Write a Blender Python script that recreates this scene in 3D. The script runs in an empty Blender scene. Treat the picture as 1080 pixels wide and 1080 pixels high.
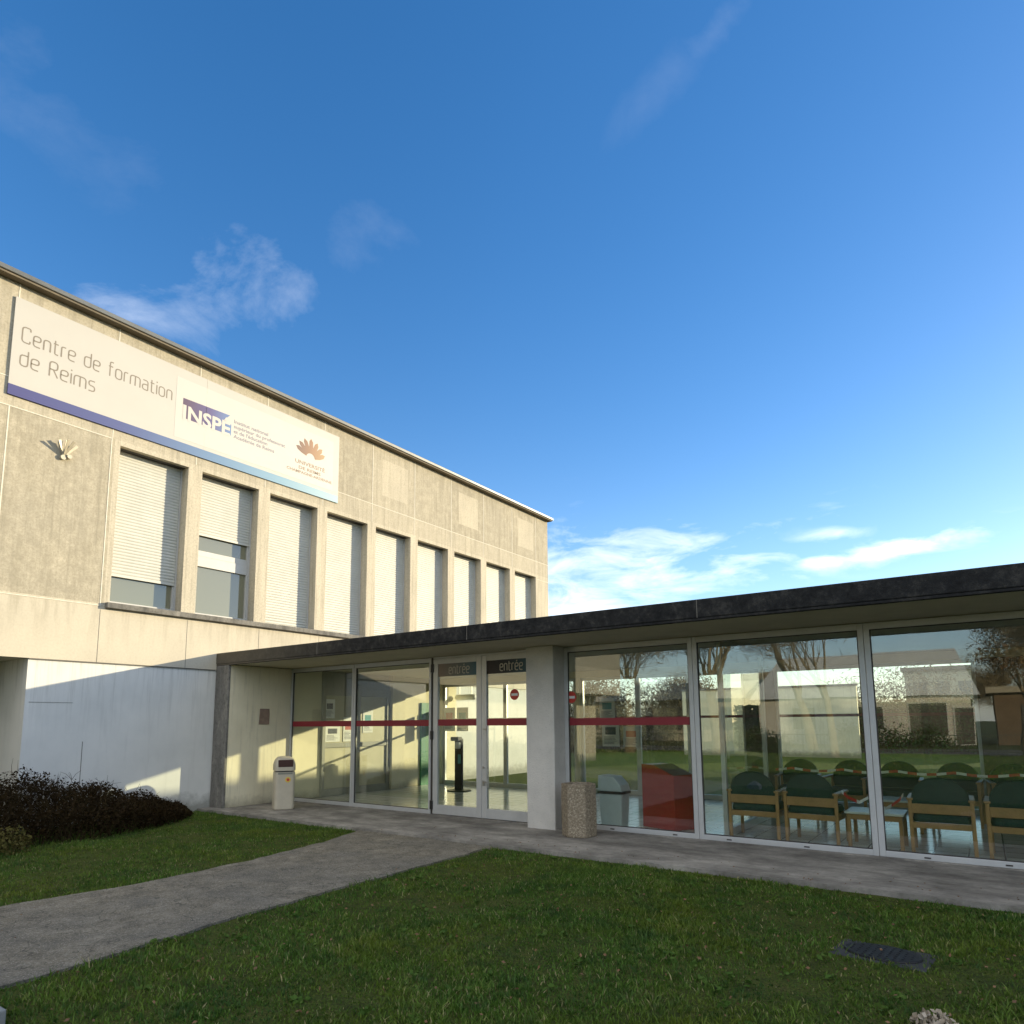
import bpy, bmesh, math, random
import numpy as np
from mathutils import Vector, Matrix

R = math.radians
scene = bpy.context.scene
COL = scene.collection

# ------------------------------------------------------------------ camera
YAW, PITCH, ROLL = R(34.845), R(7.339), R(-0.437)
CAM = Vector((11.809, -6.692, 1.5))
fw = Vector((-math.sin(YAW) * math.cos(PITCH), math.cos(YAW) * math.cos(PITCH), math.sin(PITCH)))
rt = Vector((math.cos(YAW), math.sin(YAW), 0))
up = rt.cross(fw)
r2 = rt * math.cos(ROLL) + up * math.sin(ROLL)
u2 = -rt * math.sin(ROLL) + up * math.cos(ROLL)
cam = bpy.data.cameras.new("camera")
cam.sensor_width = 36
cam.lens = 708.535 / 1080 * 36
cam.shift_y = (670.755 - 540) / 1080
cam.clip_start = 0.05
cam.clip_end = 3000
camo = bpy.data.objects.new("camera", cam)
COL.objects.link(camo)
camo.matrix_world = Matrix(((r2.x, u2.x, -fw.x, CAM.x), (r2.y, u2.y, -fw.y, CAM.y), (r2.z, u2.z, -fw.z, CAM.z), (0, 0, 0, 1)))
scene.camera = camo

# ------------------------------------------------------------------ light, exposure
SUN_TO = Vector((1, 1.32, 0.338)).normalized()          # towards the sun
SUN_EL = math.asin(SUN_TO.z)
SUN_AZ = math.atan2(SUN_TO.x, SUN_TO.y)                  # clockwise from +Y
sun = bpy.data.lights.new("sun", 'SUN')
sun.energy = 2.75
sun.angle = R(0.5)
sun.color = (1.0, 0.85, 0.58)
suno = bpy.data.objects.new("sun", sun)
COL.objects.link(suno)
suno.rotation_euler = (-SUN_TO).to_track_quat('-Z', 'Y').to_euler()
scene.view_settings.view_transform = 'Standard'
scene.view_settings.look = 'None'
scene.view_settings.exposure = 1.42
scene.view_settings.gamma = 1
scene.render.engine = 'CYCLES'
scene.cycles.transparent_max_bounces = 32
scene.cycles.max_bounces = 10
scene.cycles.diffuse_bounces = 5
scene.cycles.caustics_reflective = False
scene.cycles.caustics_refractive = False
scene.cycles.use_denoising = True


# ------------------------------------------------------------------ node helper
class Sk:
    """a socket (or number) with arithmetic that makes Math nodes"""
    def __init__(s, T, v): s.T, s.v = T, v
    def _m(s, op, *a):
        n = s.T.nodes.new('ShaderNodeMath'); n.operation = op
        for i, x in enumerate((s,) + a):
            x = x.v if isinstance(x, Sk) else x
            if isinstance(x, (int, float)): n.inputs[i].default_value = x
            else: s.T.links.new(x, n.inputs[i])
        return Sk(s.T, n.outputs[0])
    def __add__(s, o): return s._m('ADD', o)
    def __sub__(s, o): return s._m('SUBTRACT', o)
    def __mul__(s, o): return s._m('MULTIPLY', o)
    def __truediv__(s, o): return s._m('DIVIDE', o)
    def gt(s, o): return s._m('GREATER_THAN', o)
    def lt(s, o): return s._m('LESS_THAN', o)
    def floor(s): return s._m('FLOOR')
    def frac(s): return s._m('FRACT')
    def pow(s, o): return s._m('POWER', o)
    def abs(s): return s._m('ABSOLUTE')
    def sin(s): return s._m('SINE')
    def mx(s, o): return s._m('MAXIMUM', o)
    def mn(s, o): return s._m('MINIMUM', o)
    def exp(s): return s._m('EXPONENT')


class NT:
    def __init__(s, tree):
        s.t = tree; tree.nodes.clear()
    def n(s, typ, out=0, props=None, **inp):
        nd = s.t.nodes.new('ShaderNode' + typ)
        for k, v in (props or {}).items(): setattr(nd, k, v)
        for k, v in inp.items():
            key = k.replace('_', ' ')
            sock = None
            for q in nd.inputs:
                if q.name == key and q.enabled: sock = q; break
            if sock is None: sock = nd.inputs[int(k[1:])] if k[0] == 'i' and k[1:].isdigit() else nd.inputs[key]
            s.put(sock, v)
        nd_out = nd.outputs[out]
        w = Sk(s.t, nd_out); w.node = nd
        return w
    def put(s, sock, v):
        if isinstance(v, Sk): v = v.v
        if isinstance(v, bpy.types.NodeSocket): s.t.links.new(v, sock)
        else:
            if sock.type == 'RGBA' and len(v) == 3: v = (*v, 1)
            sock.default_value = v
    def coord(s, kind='Object'):
        nd = s.t.nodes.new('ShaderNodeTexCoord'); return Sk(s.t, nd.outputs[kind])
    def xyz(s, v):
        nd = s.t.nodes.new('ShaderNodeSeparateXYZ'); s.put(nd.inputs[0], v)
        return [Sk(s.t, o) for o in nd.outputs]
    def vec(s, x, y, z):
        nd = s.t.nodes.new('ShaderNodeCombineXYZ')
        for i, q in enumerate((x, y, z)): s.put(nd.inputs[i], q)
        return Sk(s.t, nd.outputs[0])
    def scale(s, v, sc, off=(0, 0, 0)):
        nd = s.t.nodes.new('ShaderNodeMapping'); s.put(nd.inputs[0], v)
        nd.inputs['Scale'].default_value = sc; nd.inputs['Location'].default_value = off
        return Sk(s.t, nd.outputs[0])
    def noise(s, v, sc, det=6, rough=.6, dist=0, out=0):
        return s.n('TexNoise', out=out, Vector=v, Scale=sc, Detail=det, Roughness=rough, Distortion=dist)
    def ramp(s, f, *stops):
        nd = s.t.nodes.new('ShaderNodeValToRGB'); s.put(nd.inputs[0], f)
        e = nd.color_ramp.elements
        while len(e) > 1: e.remove(e[-1])
        for i, (p, c) in enumerate(stops):
            if isinstance(c, (int, float)): c = (c, c, c)
            if i == 0: e[0].position = p; e[0].color = (*c, 1)
            else: q = e.new(p); q.color = (*c, 1)
        return Sk(s.t, nd.outputs[0])
    def mix(s, f, a, b, mode='MIX'):
        nd = s.t.nodes.new('ShaderNodeMix'); nd.data_type = 'RGBA'; nd.blend_type = mode
        s.put(nd.inputs[0], f); s.put(nd.inputs[6], a); s.put(nd.inputs[7], b)
        return Sk(s.t, nd.outputs[2])
    def bump(s, h, strength=.3, dist=.01):
        return s.n('Bump', Height=h, Strength=strength, Distance=dist)


def new_mat(name):
    m = bpy.data.materials.new(name); m.use_nodes = True
    return m, NT(m.node_tree)


def finish(T, color, rough=.8, bump=None, metal=0, spec=.5, **kw):
    b = T.n('BsdfPrincipled', Base_Color=color, Roughness=rough, Metallic=metal)
    T.put(b.node.inputs['Specular IOR Level'], spec)
    if bump is not None: T.put(b.node.inputs['Normal'], bump)
    for k, v in kw.items(): T.put(b.node.inputs[k.replace('_', ' ')], v)
    o = T.t.nodes.new('ShaderNodeOutputMaterial')
    T.t.links.new(b.v, o.inputs[0])


def simple(name, col, rough=.6, var=.12, sc=8, metal=0, spec=.5, bump=.1):
    """one colour with slight mottling and wear"""
    m, T = new_mat(name)
    c = T.coord()
    f = T.noise(c, sc, 5, .65)
    a = tuple(x * (1 - var) for x in col); b = tuple(min(1, x * (1 + var)) for x in col)
    fine = T.noise(c, sc * 14, 3, .6)
    finish(T, T.ramp(f, (.3, a), (.7, b)), T.ramp(fine, (.3, max(.02, rough - .08)), (.7, min(1, rough + .08))),
           T.bump(fine, bump, .002) if bump else None, metal, spec)
    return m


MAT = {}
# --- the long weathered concrete facade (panel tones, streaks, paler rectangles of removed panels)
m, T = new_mat("facade_concrete"); MAT['facade'] = m
c = T.coord(); X, Y, Z = T.xyz(c)
big = T.noise(c, .9, 5, .6)
streak = T.noise(T.scale(c, (3, 3, .35)), 2.2, 6, .65)
grain = T.noise(c, 30, 6, .8)
blot = T.noise(c, 5, 9, .8)
k = (Y + 1.604) / 1.49
pid = k.floor()
rnd = T.n('TexWhiteNoise', props={'noise_dimensions': '1D'}, W=pid)
upper = Z.gt(6.807)
leftp = Y.lt(-1.56) * Z.gt(3.5) * Z.lt(6.36)
band = Z.gt(6.36) * Z.lt(6.807)
spand = Z.lt(3.45)
fr = k.frac()
half = (k * .5).frac()
patch = upper * half.gt(.11) * half.lt(.41) * Z.gt(7.12) * Z.lt(8.05)
dark = (upper * (rnd * .35 + .55) + leftp * .85 + band * .4) * (patch * -.75 + 1)
dk = dark * (T.ramp(blot, (.36, .25), (.6, 1.1)) ) + T.ramp(streak, (.48, 0), (.72, .8)) * .5 * (spand * -.8 + 1)
col = T.mix(dk.mn(1), (.60, .54, .42), (.31, .275, .20))
col = T.mix(T.ramp(blot, (.35, 0), (.75, .35)), col, (.54, .50, .41))
col = T.mix(spand * .6, col, (.56, .51, .41))
col = T.mix(T.ramp(big, (.35, .0), (.7, .3)), col, (.33, .305, .25))
vst = T.noise(T.scale(c, (3, 7, .22)), 2.4, 7, .7)
col = T.mix(T.ramp(vst, (.5, 0), (.68, .55)) * Z.gt(3.5) * (patch * -.6 + 1), col, (.24, .22, .17))
spot = T.noise(T.scale(c, (5, 5, 1.6)), 3.5, 7, .75)
col = T.mix(T.ramp(spot, (.60, 0), (.70, .5)) * Z.gt(3.5), col, (.19, .17, .125))
sillrun = (Z - 2.75).mx(0.0).mn(.68) * Z.lt(3.45)
col = T.mix(T.ramp(streak, (.46, 0), (.66, 1)) * sillrun * .8, col, (.30, .27, .20))
# dark run-off stains below the band
run = T.noise(T.scale(c, (6, 6, .6)), 3, 5, .7)
col = T.mix(T.ramp(run, (.6, 0), (.72, .55)) * band, col, (.16, .15, .13))
col = T.mix(T.ramp(grain, (.36, .42), (.55, 0)) * (spand * -.65 + 1), col, (.2, .175, .125))
finish(T, col, .9, T.bump(grain, .35, .004), 0, .25)

# --- white painted render of the lower wall
m, T = new_mat("painted_render"); MAT['render'] = m
c = T.coord(); X, Y, Z = T.xyz(c)
b1 = T.noise(c, 1.3, 5, .6); g = T.noise(c, 60, 3, .6); s = T.noise(T.scale(c, (2, 5, .5)), 2, 5, .6)
col = T.ramp(b1, (.3, (.60, .60, .57)), (.7, (.70, .69, .65)))
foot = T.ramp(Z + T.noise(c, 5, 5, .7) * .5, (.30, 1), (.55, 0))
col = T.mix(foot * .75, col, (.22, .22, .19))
col = T.mix(T.ramp(s, (.55, 0), (.8, .4)), col, (.5, .49, .46))
drip = T.noise(T.scale(c, (4, 9, .35)), 2.2, 6, .7)
col = T.mix(T.ramp(drip, (.5, 0), (.68, 1)) * (Z - 1.2).mx(0.0) * .35, col, (.33, .32, .29))
finish(T, col, .85, T.bump(g, .15, .002), 0, .3)

# --- cream painted rough wall in the porch and lobby
m, T = new_mat("cream_wall"); MAT['cream'] = m
c = T.coord(); X, Y, Z = T.xyz(c)
b1 = T.noise(c, 2.2, 5, .65); g = T.noise(c, 85, 3, .7)
col = T.ramp(b1, (.3, (.69, .63, .46)), (.7, (.77, .71, .53)))
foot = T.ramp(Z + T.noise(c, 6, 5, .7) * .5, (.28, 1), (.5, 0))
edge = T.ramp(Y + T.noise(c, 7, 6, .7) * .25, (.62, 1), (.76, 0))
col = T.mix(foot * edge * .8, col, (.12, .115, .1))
drip = T.noise(T.scale(c, (4, 7, .4)), 2.4, 6, .7)
col = T.mix(T.ramp(drip, (.52, 0), (.70, .4)) * Y.lt(2.0), col, (.33, .31, .25))
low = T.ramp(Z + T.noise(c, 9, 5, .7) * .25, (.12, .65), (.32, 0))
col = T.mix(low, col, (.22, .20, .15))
finish(T, col, .85, T.bump(g, .3, .003), 0, .3)

# --- weathered grey concrete (fin end, sills)
m, T = new_mat("weathered_concrete"); MAT['weathered'] = m
c = T.coord()
b1 = T.noise(T.scale(c, (1, 1, .4)), 5, 7, .75); g = T.noise(c, 70, 4, .7); b2 = T.noise(c, 14, 6, .75)
col = T.ramp(b1, (.3, (.10, .098, .09)), (.55, (.2, .19, .17)), (.75, (.33, .31, .27)))
col = T.mix(T.ramp(b2, (.5, 0), (.72, .75)), col, (.07, .068, .06))
finish(T, col, .95, T.bump(g, .6, .006), 0, .2)

# --- dark exposed fascia
m, T = new_mat("dark_fascia"); MAT['fascia'] = m
c = T.coord(); X, Y, Z = T.xyz(c)
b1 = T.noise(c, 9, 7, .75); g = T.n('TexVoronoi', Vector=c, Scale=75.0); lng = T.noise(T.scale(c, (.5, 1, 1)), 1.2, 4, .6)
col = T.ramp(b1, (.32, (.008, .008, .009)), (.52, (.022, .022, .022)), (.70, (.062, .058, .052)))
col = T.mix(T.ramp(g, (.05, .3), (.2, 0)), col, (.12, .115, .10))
col = T.mix(T.ramp((X + T.noise(c, 4, 5, .7) * 1.5) / 8, (.16, .5), (.55, 0)), col, (.19, .165, .12))
finish(T, col, .9, T.bump(T.noise(c, 90, 4, .7), .8, .006), 0, .25)

# --- pale roughcast column
m, T = new_mat("roughcast"); MAT['roughcast'] = m
c = T.coord()
v = T.n('TexVoronoi', Vector=c, Scale=70.0); v2 = T.n('TexVoronoi', Vector=c, Scale=30.0, props={'feature': 'F1'})
col = T.ramp(T.noise(c, 4, 5, .6), (.3, (.52, .51, .48)), (.7, (.62, .60, .56)))
col = T.mix(T.ramp(v2, (.08, .55), (.2, 0)), col, (.26, .25, .23))
finish(T, col, .9, T.bump(v, .5, .006), 0, .3)

# --- exposed aggregate (litter bin)
m, T = new_mat("exposed_aggregate"); MAT['aggregate'] = m
c = T.coord()
v = T.n('TexVoronoi', Vector=c, Scale=62.0); vc = T.n('TexVoronoi', out=1, Vector=c, Scale=62.0)
hs = T.n('RGBToBW', Color=vc)
col = T.ramp(hs, (.15, (.17, .145, .105)), (.45, (.25, .21, .155)), (.7, (.33, .28, .205)), (.9, (.42, .37, .29)))
col = T.mix(T.ramp(v, (.42, 0), (.62, .6)), col, (.2, .16, .11))
finish(T, col, .85, T.bump(v, -.9, .01), 0, .3)

# --- lawn soil / moss, under the blades and out to the horizon
m, T = new_mat("lawn_ground"); MAT['lawn'] = m
c = T.coord()
a1 = T.noise(c, .8, 6, .65); a2 = T.noise(c, 6, 6, .7); a3 = T.noise(c, 60, 4, .7)
col = T.ramp(a2, (.3, (.025, .04, .008)), (.5, (.07, .10, .016)), (.7, (.12, .135, .022)))
col = T.mix(T.ramp(a1, (.45, 0), (.7, .5)), col, (.075, .085, .018))
col = T.mix(T.ramp(a2, (.54, 0), (.68, .5)), col, (.075, .065, .03))
col = T.mix(T.ramp(a3, (.4, .7), (.6, 0)), col, (.022, .02, .009))
finish(T, col, .95, T.bump(a3, .8, .02), 0, .15)

# --- grass blades
m, T = new_mat("grass_blades"); MAT['grass'] = m
c = T.coord()
a1 = T.noise(c, .9, 5, .65); a2 = T.noise(c, 4.5, 5, .7); tint = T.n('Attribute', out=2, props={'attribute_name': 'tint'})
col = T.ramp(tint, (0, (.03, .07, .012)), (.4, (.075, .155, .02)), (.75, (.125, .225, .035)), (.93, (.20, .24, .06)), (1, (.36, .32, .16)))
col = T.mix(T.ramp(a1, (.44, 0), (.68, .55)), col, (.17, .19, .016))
col = T.mix(T.ramp(a2, (.48, 0), (.64, .75)), col, (.035, .085, .022))
b = T.n('BsdfPrincipled', Base_Color=col, Roughness=.6)
T.put(b.node.inputs['Specular IOR Level'], .25)
tr = T.n('BsdfTranslucent', Color=col)
mx = T.n('MixShader', i0=.35, i1=b, i2=tr)
o = T.t.nodes.new('ShaderNodeOutputMaterial'); T.t.links.new(mx.v, o.inputs[0])

# --- path asphalt-concrete and apron
m, T = new_mat("path_surface"); MAT['path'] = m
c = T.coord()
a1 = T.noise(c, 1.1, 6, .65); a2 = T.noise(c, 4, 10, .82); a3 = T.noise(c, 130, 3, .7)
vo = T.n('TexVoronoi', Vector=c, Scale=70.0)
col = T.ramp(a2, (.34, (.07, .062, .045)), (.5, (.18, .16, .12)), (.66, (.30, .27, .21)))
col = T.mix(T.ramp(a1, (.4, .6), (.62, 0)), col, (.12, .115, .10))
col = T.mix(T.ramp(vo, (.1, .6), (.4, 0)), col, (.44, .41, .35))
col = T.mix(T.ramp(T.noise(c, 45, 4, .8), (.38, .6), (.5, 0)), col, (.06, .055, .045))
cr = T.n('TexVoronoi', Vector=T.noise(c, 1.5, 3, .6, out=1), Scale=3.0, props={'feature': 'DISTANCE_TO_EDGE'})
col = T.mix(T.ramp(cr, (.0, .8), (.015, 0)), col, (.045, .045, .035))
finish(T, col, .92, T.bump(a3, .6, .006), 0, .3)

m, T = new_mat("apron_concrete"); MAT['apron'] = m
c = T.coord()
a1 = T.noise(T.scale(c, (.8, 1.3, 1)), 1.7, 8, .75); a3 = T.noise(c, 140, 3, .7); a4 = T.noise(c, 14, 6, .7)
col = T.ramp(a1, (.36, (.12, .112, .098)), (.5, (.225, .212, .188)), (.64, (.36, .34, .30)))
col = T.mix(T.ramp(a4, (.5, 0), (.75, .5)), col, (.15, .145, .13))
finish(T, col, .9, T.bump(a3, .45, .004), 0, .3)

# --- interior floor tiles
m, T = new_mat("floor_tiles"); MAT['tiles'] = m
c = T.coord()
br = T.n('TexBrick', Vector=c, Color1=(.72, .73, .70), Color2=(.66, .67, .65), Mortar=(.16, .16, .16), Scale=1.0,
         Mortar_Size=.008, Brick_Width=.33, Row_Height=.33, props={'offset': 0.0})
finish(T, T.mix(T.ramp(T.noise(c, 3, 5, .6), (.4, 0), (.7, .25)), br, (.45, .45, .42)), .16, None, 0, .5)

# --- glass: clear pane with mirror-like reflection growing at grazing angles
def glass_mat(name, tint, f0):
    m, T = new_mat(name)
    lw = T.n('LayerWeight', out=1, Blend=.5)
    fac = lw.pow(5) * (1 - f0) + f0
    t = T.n('BsdfTransparent', Color=tint)
    g = T.n('BsdfGlossy', Color=(1, 1, 1), Roughness=.0)
    T.put(g.node.inputs['Normal'], T.bump(T.noise(T.coord(), .9, 2, .5), .05, .02))
    mx = T.n('MixShader', i0=fac, i1=t, i2=g)
    dust = T.ramp(T.noise(T.scale(T.coord(), (1, 1, .5)), 2.5, 7, .7), (.4, .001), (.75, .012))
    mx = T.n('MixShader', i0=dust, i1=mx, i2=T.n('BsdfDiffuse', Color=(.6, .6, .57)))
    o = T.t.nodes.new('ShaderNodeOutputMaterial'); T.t.links.new(mx.v, o.inputs[0])
    return m
MAT['glass'] = glass_mat("clear_glass", (.94, .965, .92), .092)
MAT['glass_back'] = glass_mat("rear_glass", (.96, .98, .95), .025)

m, T = new_mat("dark_window_glass"); MAT['darkglass'] = m
finish(T, (.19, .19, .125), .05, None, 0, .5, IOR=2.0)

MAT['alu'] = simple("aluminium_frame", (.55, .56, .56), .42, .06, 5, .35)
MAT['pvc'] = simple("white_pvc", (.5, .495, .47), .45, .05, 6)
MAT['seal'] = simple("dark_seal", (.05, .045, .04), .6)
MAT['shutter'] = simple("shutter_slats", (.53, .525, .47), .5, .06, 3)
MAT['roofmetal'] = simple("roof_edge_metal", (.15, .155, .15), .45, .12, 2, .3)
MAT['soffit'] = simple("soffit_paint", (.50, .46, .34), .85, .08, 2.5)
MAT['under'] = simple("eave_underside", (.17, .14, .10), .85, .2, 3)
MAT['joint'] = simple("pale_joint", (.66, .62, .52), .9, .15, 20)
MAT['crack'] = simple("dark_joint", (.16, .15, .13), .9)
MAT['redstripe'] = simple("red_film", (.25, .018, .03), .5, .08)
MAT['banner'] = simple("banner_vinyl", (.48, .46, .42), .55, .025, 1.2, bump=.03)
MAT['whiteprint'] = simple("white_print", (.52, .50, .46), .55, .02, 1.5, bump=0)
MAT['greyprint'] = simple("grey_print", (.22, .19, .15), .6, .05, bump=0)
MAT['textprint'] = simple("faint_print", (.22, .21, .24), .6, .05, bump=0)
MAT['goldprint'] = simple("gold_print", (.26, .19, .13), .6, .1, bump=0)
MAT['plaque'] = simple("brown_plaque", (.24, .17, .13), .7, .25, 9)
MAT['cream_plastic'] = simple("cream_steel", (.50, .45, .35), .4, .07, 6)
MAT['black'] = simple("black_plastic", (.02, .02, .02), .45)
MAT['brownflap'] = simple("dark_brown_flap", (.05, .015, .008), .5)
MAT['stickred'] = simple("red_sticker", (.55, .05, .03), .5)
MAT['stickyel'] = simple("yellow_sticker", (.7, .5, .08), .5)
MAT['white'] = simple("white_paint", (.78, .78, .76), .6, .04)
MAT['red'] = simple("red_lacquer", (.33, .017, .012), .4, .12, 3)
MAT['redtop'] = simple("red_box_top", (.12, .06, .045), .5, .1, 3)
MAT['bin'] = simple("grey_plastic", (.47, .54, .58), .45, .05)
MAT['oak'] = simple("oak_wood", (.33, .19, .075), .45, .2, 5)
MAT['green'] = simple("green_fabric", (.004, .028, .025), .85, .2, 12)
MAT['tabletop'] = simple("pale_table_top", (.62, .66, .60), .3, .04)
MAT['greydoor'] = simple("grey_door_paint", (.24, .24, .20), .5, .08)
MAT['doorfill'] = simple("olive_door_panel", (.40, .375, .25), .5, .1, 3)
MAT['greendoor'] = simple("green_paint", (.02, .17, .08), .5)
MAT['paper'] = simple("paper", (.72, .73, .70), .7, .03)
MAT['ink'] = simple("dark_ink", (.06, .07, .09), .7)
MAT['inkteal'] = simple("teal_ink", (.10, .32, .34), .7)
MAT['inkred'] = simple("red_ink", (.45, .10, .07), .7)
MAT['ceil'] = simple("ceiling_paint", (.42, .40, .33), .9, .04)
MAT['brick'] = simple("brown_brick", (.13, .085, .05), .9, .2, 3)
MAT['wood'] = simple("dark_wall_panel", (.10, .085, .055), .6, .2, 2.5)
MAT['iron'] = simple("cast_iron", (.016, .016, .018), .55, .3, 14, .4, bump=.5)
MAT['ironframe'] = simple("manhole_frame", (.032, .033, .035), .8, .3, 9, bump=.5)
MAT['stonepost'] = simple("marker_concrete", (.2, .205, .2), .85, .15, 9, bump=.5)
MAT['steel'] = simple("brushed_steel", (.5, .5, .5), .3, .08, 8, .9)
MAT['bracket'] = simple("bracket_steel", (.52, .47, .36), .5, .15, 12, .2)
MAT['bark'] = simple("tree_bark", (.20, .155, .085), .9, .35, 9, bump=.6)
MAT['twig'] = simple("hedge_twig", (.042, .03, .014), .95, .4, 20, spec=.05)
MAT['deadleaf'] = simple("dead_leaf", (.36, .30, .22), .8, .3, 40)
MAT['brownleaf'] = simple("brown_leaf", (.16, .085, .04), .8, .4, 12)
MAT['housewall'] = simple("house_render", (.50, .475, .42), .85, .06, 2)
MAT['houseroof'] = simple("pale_roof_sheet", (.52, .53, .51), .5, .10, 1.5)
MAT['darkwin'] = simple("dark_window", (.09, .085, .075), .15)
MAT['farwall'] = simple("far_building_wall", (.34, .30, .22), .85, .08, 1)
MAT['farroof'] = simple("far_roof", (.13, .11, .09), .85, .15, 1)
MAT['road'] = simple("road_asphalt", (.07, .07, .07), .9, .2, 4)
MAT['fence'] = simple("fence_metal", (.035, .05, .04), .6)


def leaf_mat(name, c0, c1, c2):
    m, T = new_mat(name)
    c = T.coord()
    a = T.noise(c, 18, 5, .7)
    col = T.ramp(a, (.3, c0), (.5, c1), (.7, c2))
    b = T.n('BsdfPrincipled', Base_Color=col, Roughness=.55)
    T.put(b.node.inputs['Specular IOR Level'], .06)
    tr = T.n('BsdfTranslucent', Color=col)
    mx = T.n('MixShader', i0=.25, i1=b, i2=tr)
    o = T.t.nodes.new('ShaderNodeOutputMaterial'); T.t.links.new(mx.v, o.inputs[0])
    return m
MAT['hedgeleaf'] = leaf_mat("hedge_leaf", (.014, .009, .004), (.026, .016, .007), (.05, .034, .012))
MAT['shrubleaf'] = leaf_mat("shrub_leaf", (.02, .04, .012), (.04, .065, .02), (.07, .09, .03))
MAT['weedleaf'] = leaf_mat("weed_leaf", (.04, .09, .015), (.07, .13, .025), (.12, .17, .04))
MAT['hazeleaf'] = leaf_mat("winter_twig_haze", (.09, .07, .04), (.14, .11, .065), (.2, .16, .09))
MAT['yellowleaf'] = leaf_mat("yellow_leaf", (.06, .06, .015), (.11, .10, .03), (.17, .13, .05))


def grad_mat(name, axis, stops):
    """printed colour gradient along an axis of the object's own coordinates"""
    m, T = new_mat(name)
    q = T.xyz(T.coord())[axis[0]]
    f = (q - axis[1]) / (axis[2] - axis[1])
    finish(T, T.ramp(f, *stops), .5)
    return m
MAT['stripegrad'] = grad_mat("banner_stripe", (1, -3.14, 3.27), ((0, (.06, .06, .19)), (.25, (.065, .085, .23)), (.52, (.10, .20, .35)), (.75, (.15, .30, .42)), (1, (.28, .43, .49))))
MAT['logograd'] = grad_mat("logo_gradient", (1, -.45, .62), ((0, (.085, .05, .10)), (.45, (.085, .07, .20)), (1, (.13, .25, .45))))
MAT['lotusgrad'] = grad_mat("emblem_gradient", (1, 2.1, 2.85), ((0, (.15, .08, .055)), (.5, (.27, .14, .065)), (1, (.36, .24, .11))))
MAT['signgrad_a'] = grad_mat("sign_gradient_light", (0, 4.31, 5.2), ((0, (.30, .22, .17)), (.5, (.17, .18, .17)), (1, (.03, .13, .19))))
MAT['signgrad_b'] = grad_mat("sign_gradient_dark", (0, 5.37, 6.17), ((0, (.02, .012, .012)), (.5, (.022, .03, .04)), (1, (.03, .11, .15))))
MAT['signtext'] = simple("sign_lettering", (.52, .47, .38), .6, .03, bump=0)


# ------------------------------------------------------------------ mesh builder
def wloc(o):
    v = Vector((0, 0, 0))
    while o is not None:
        v += o.location; o = o.parent
    return v


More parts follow.
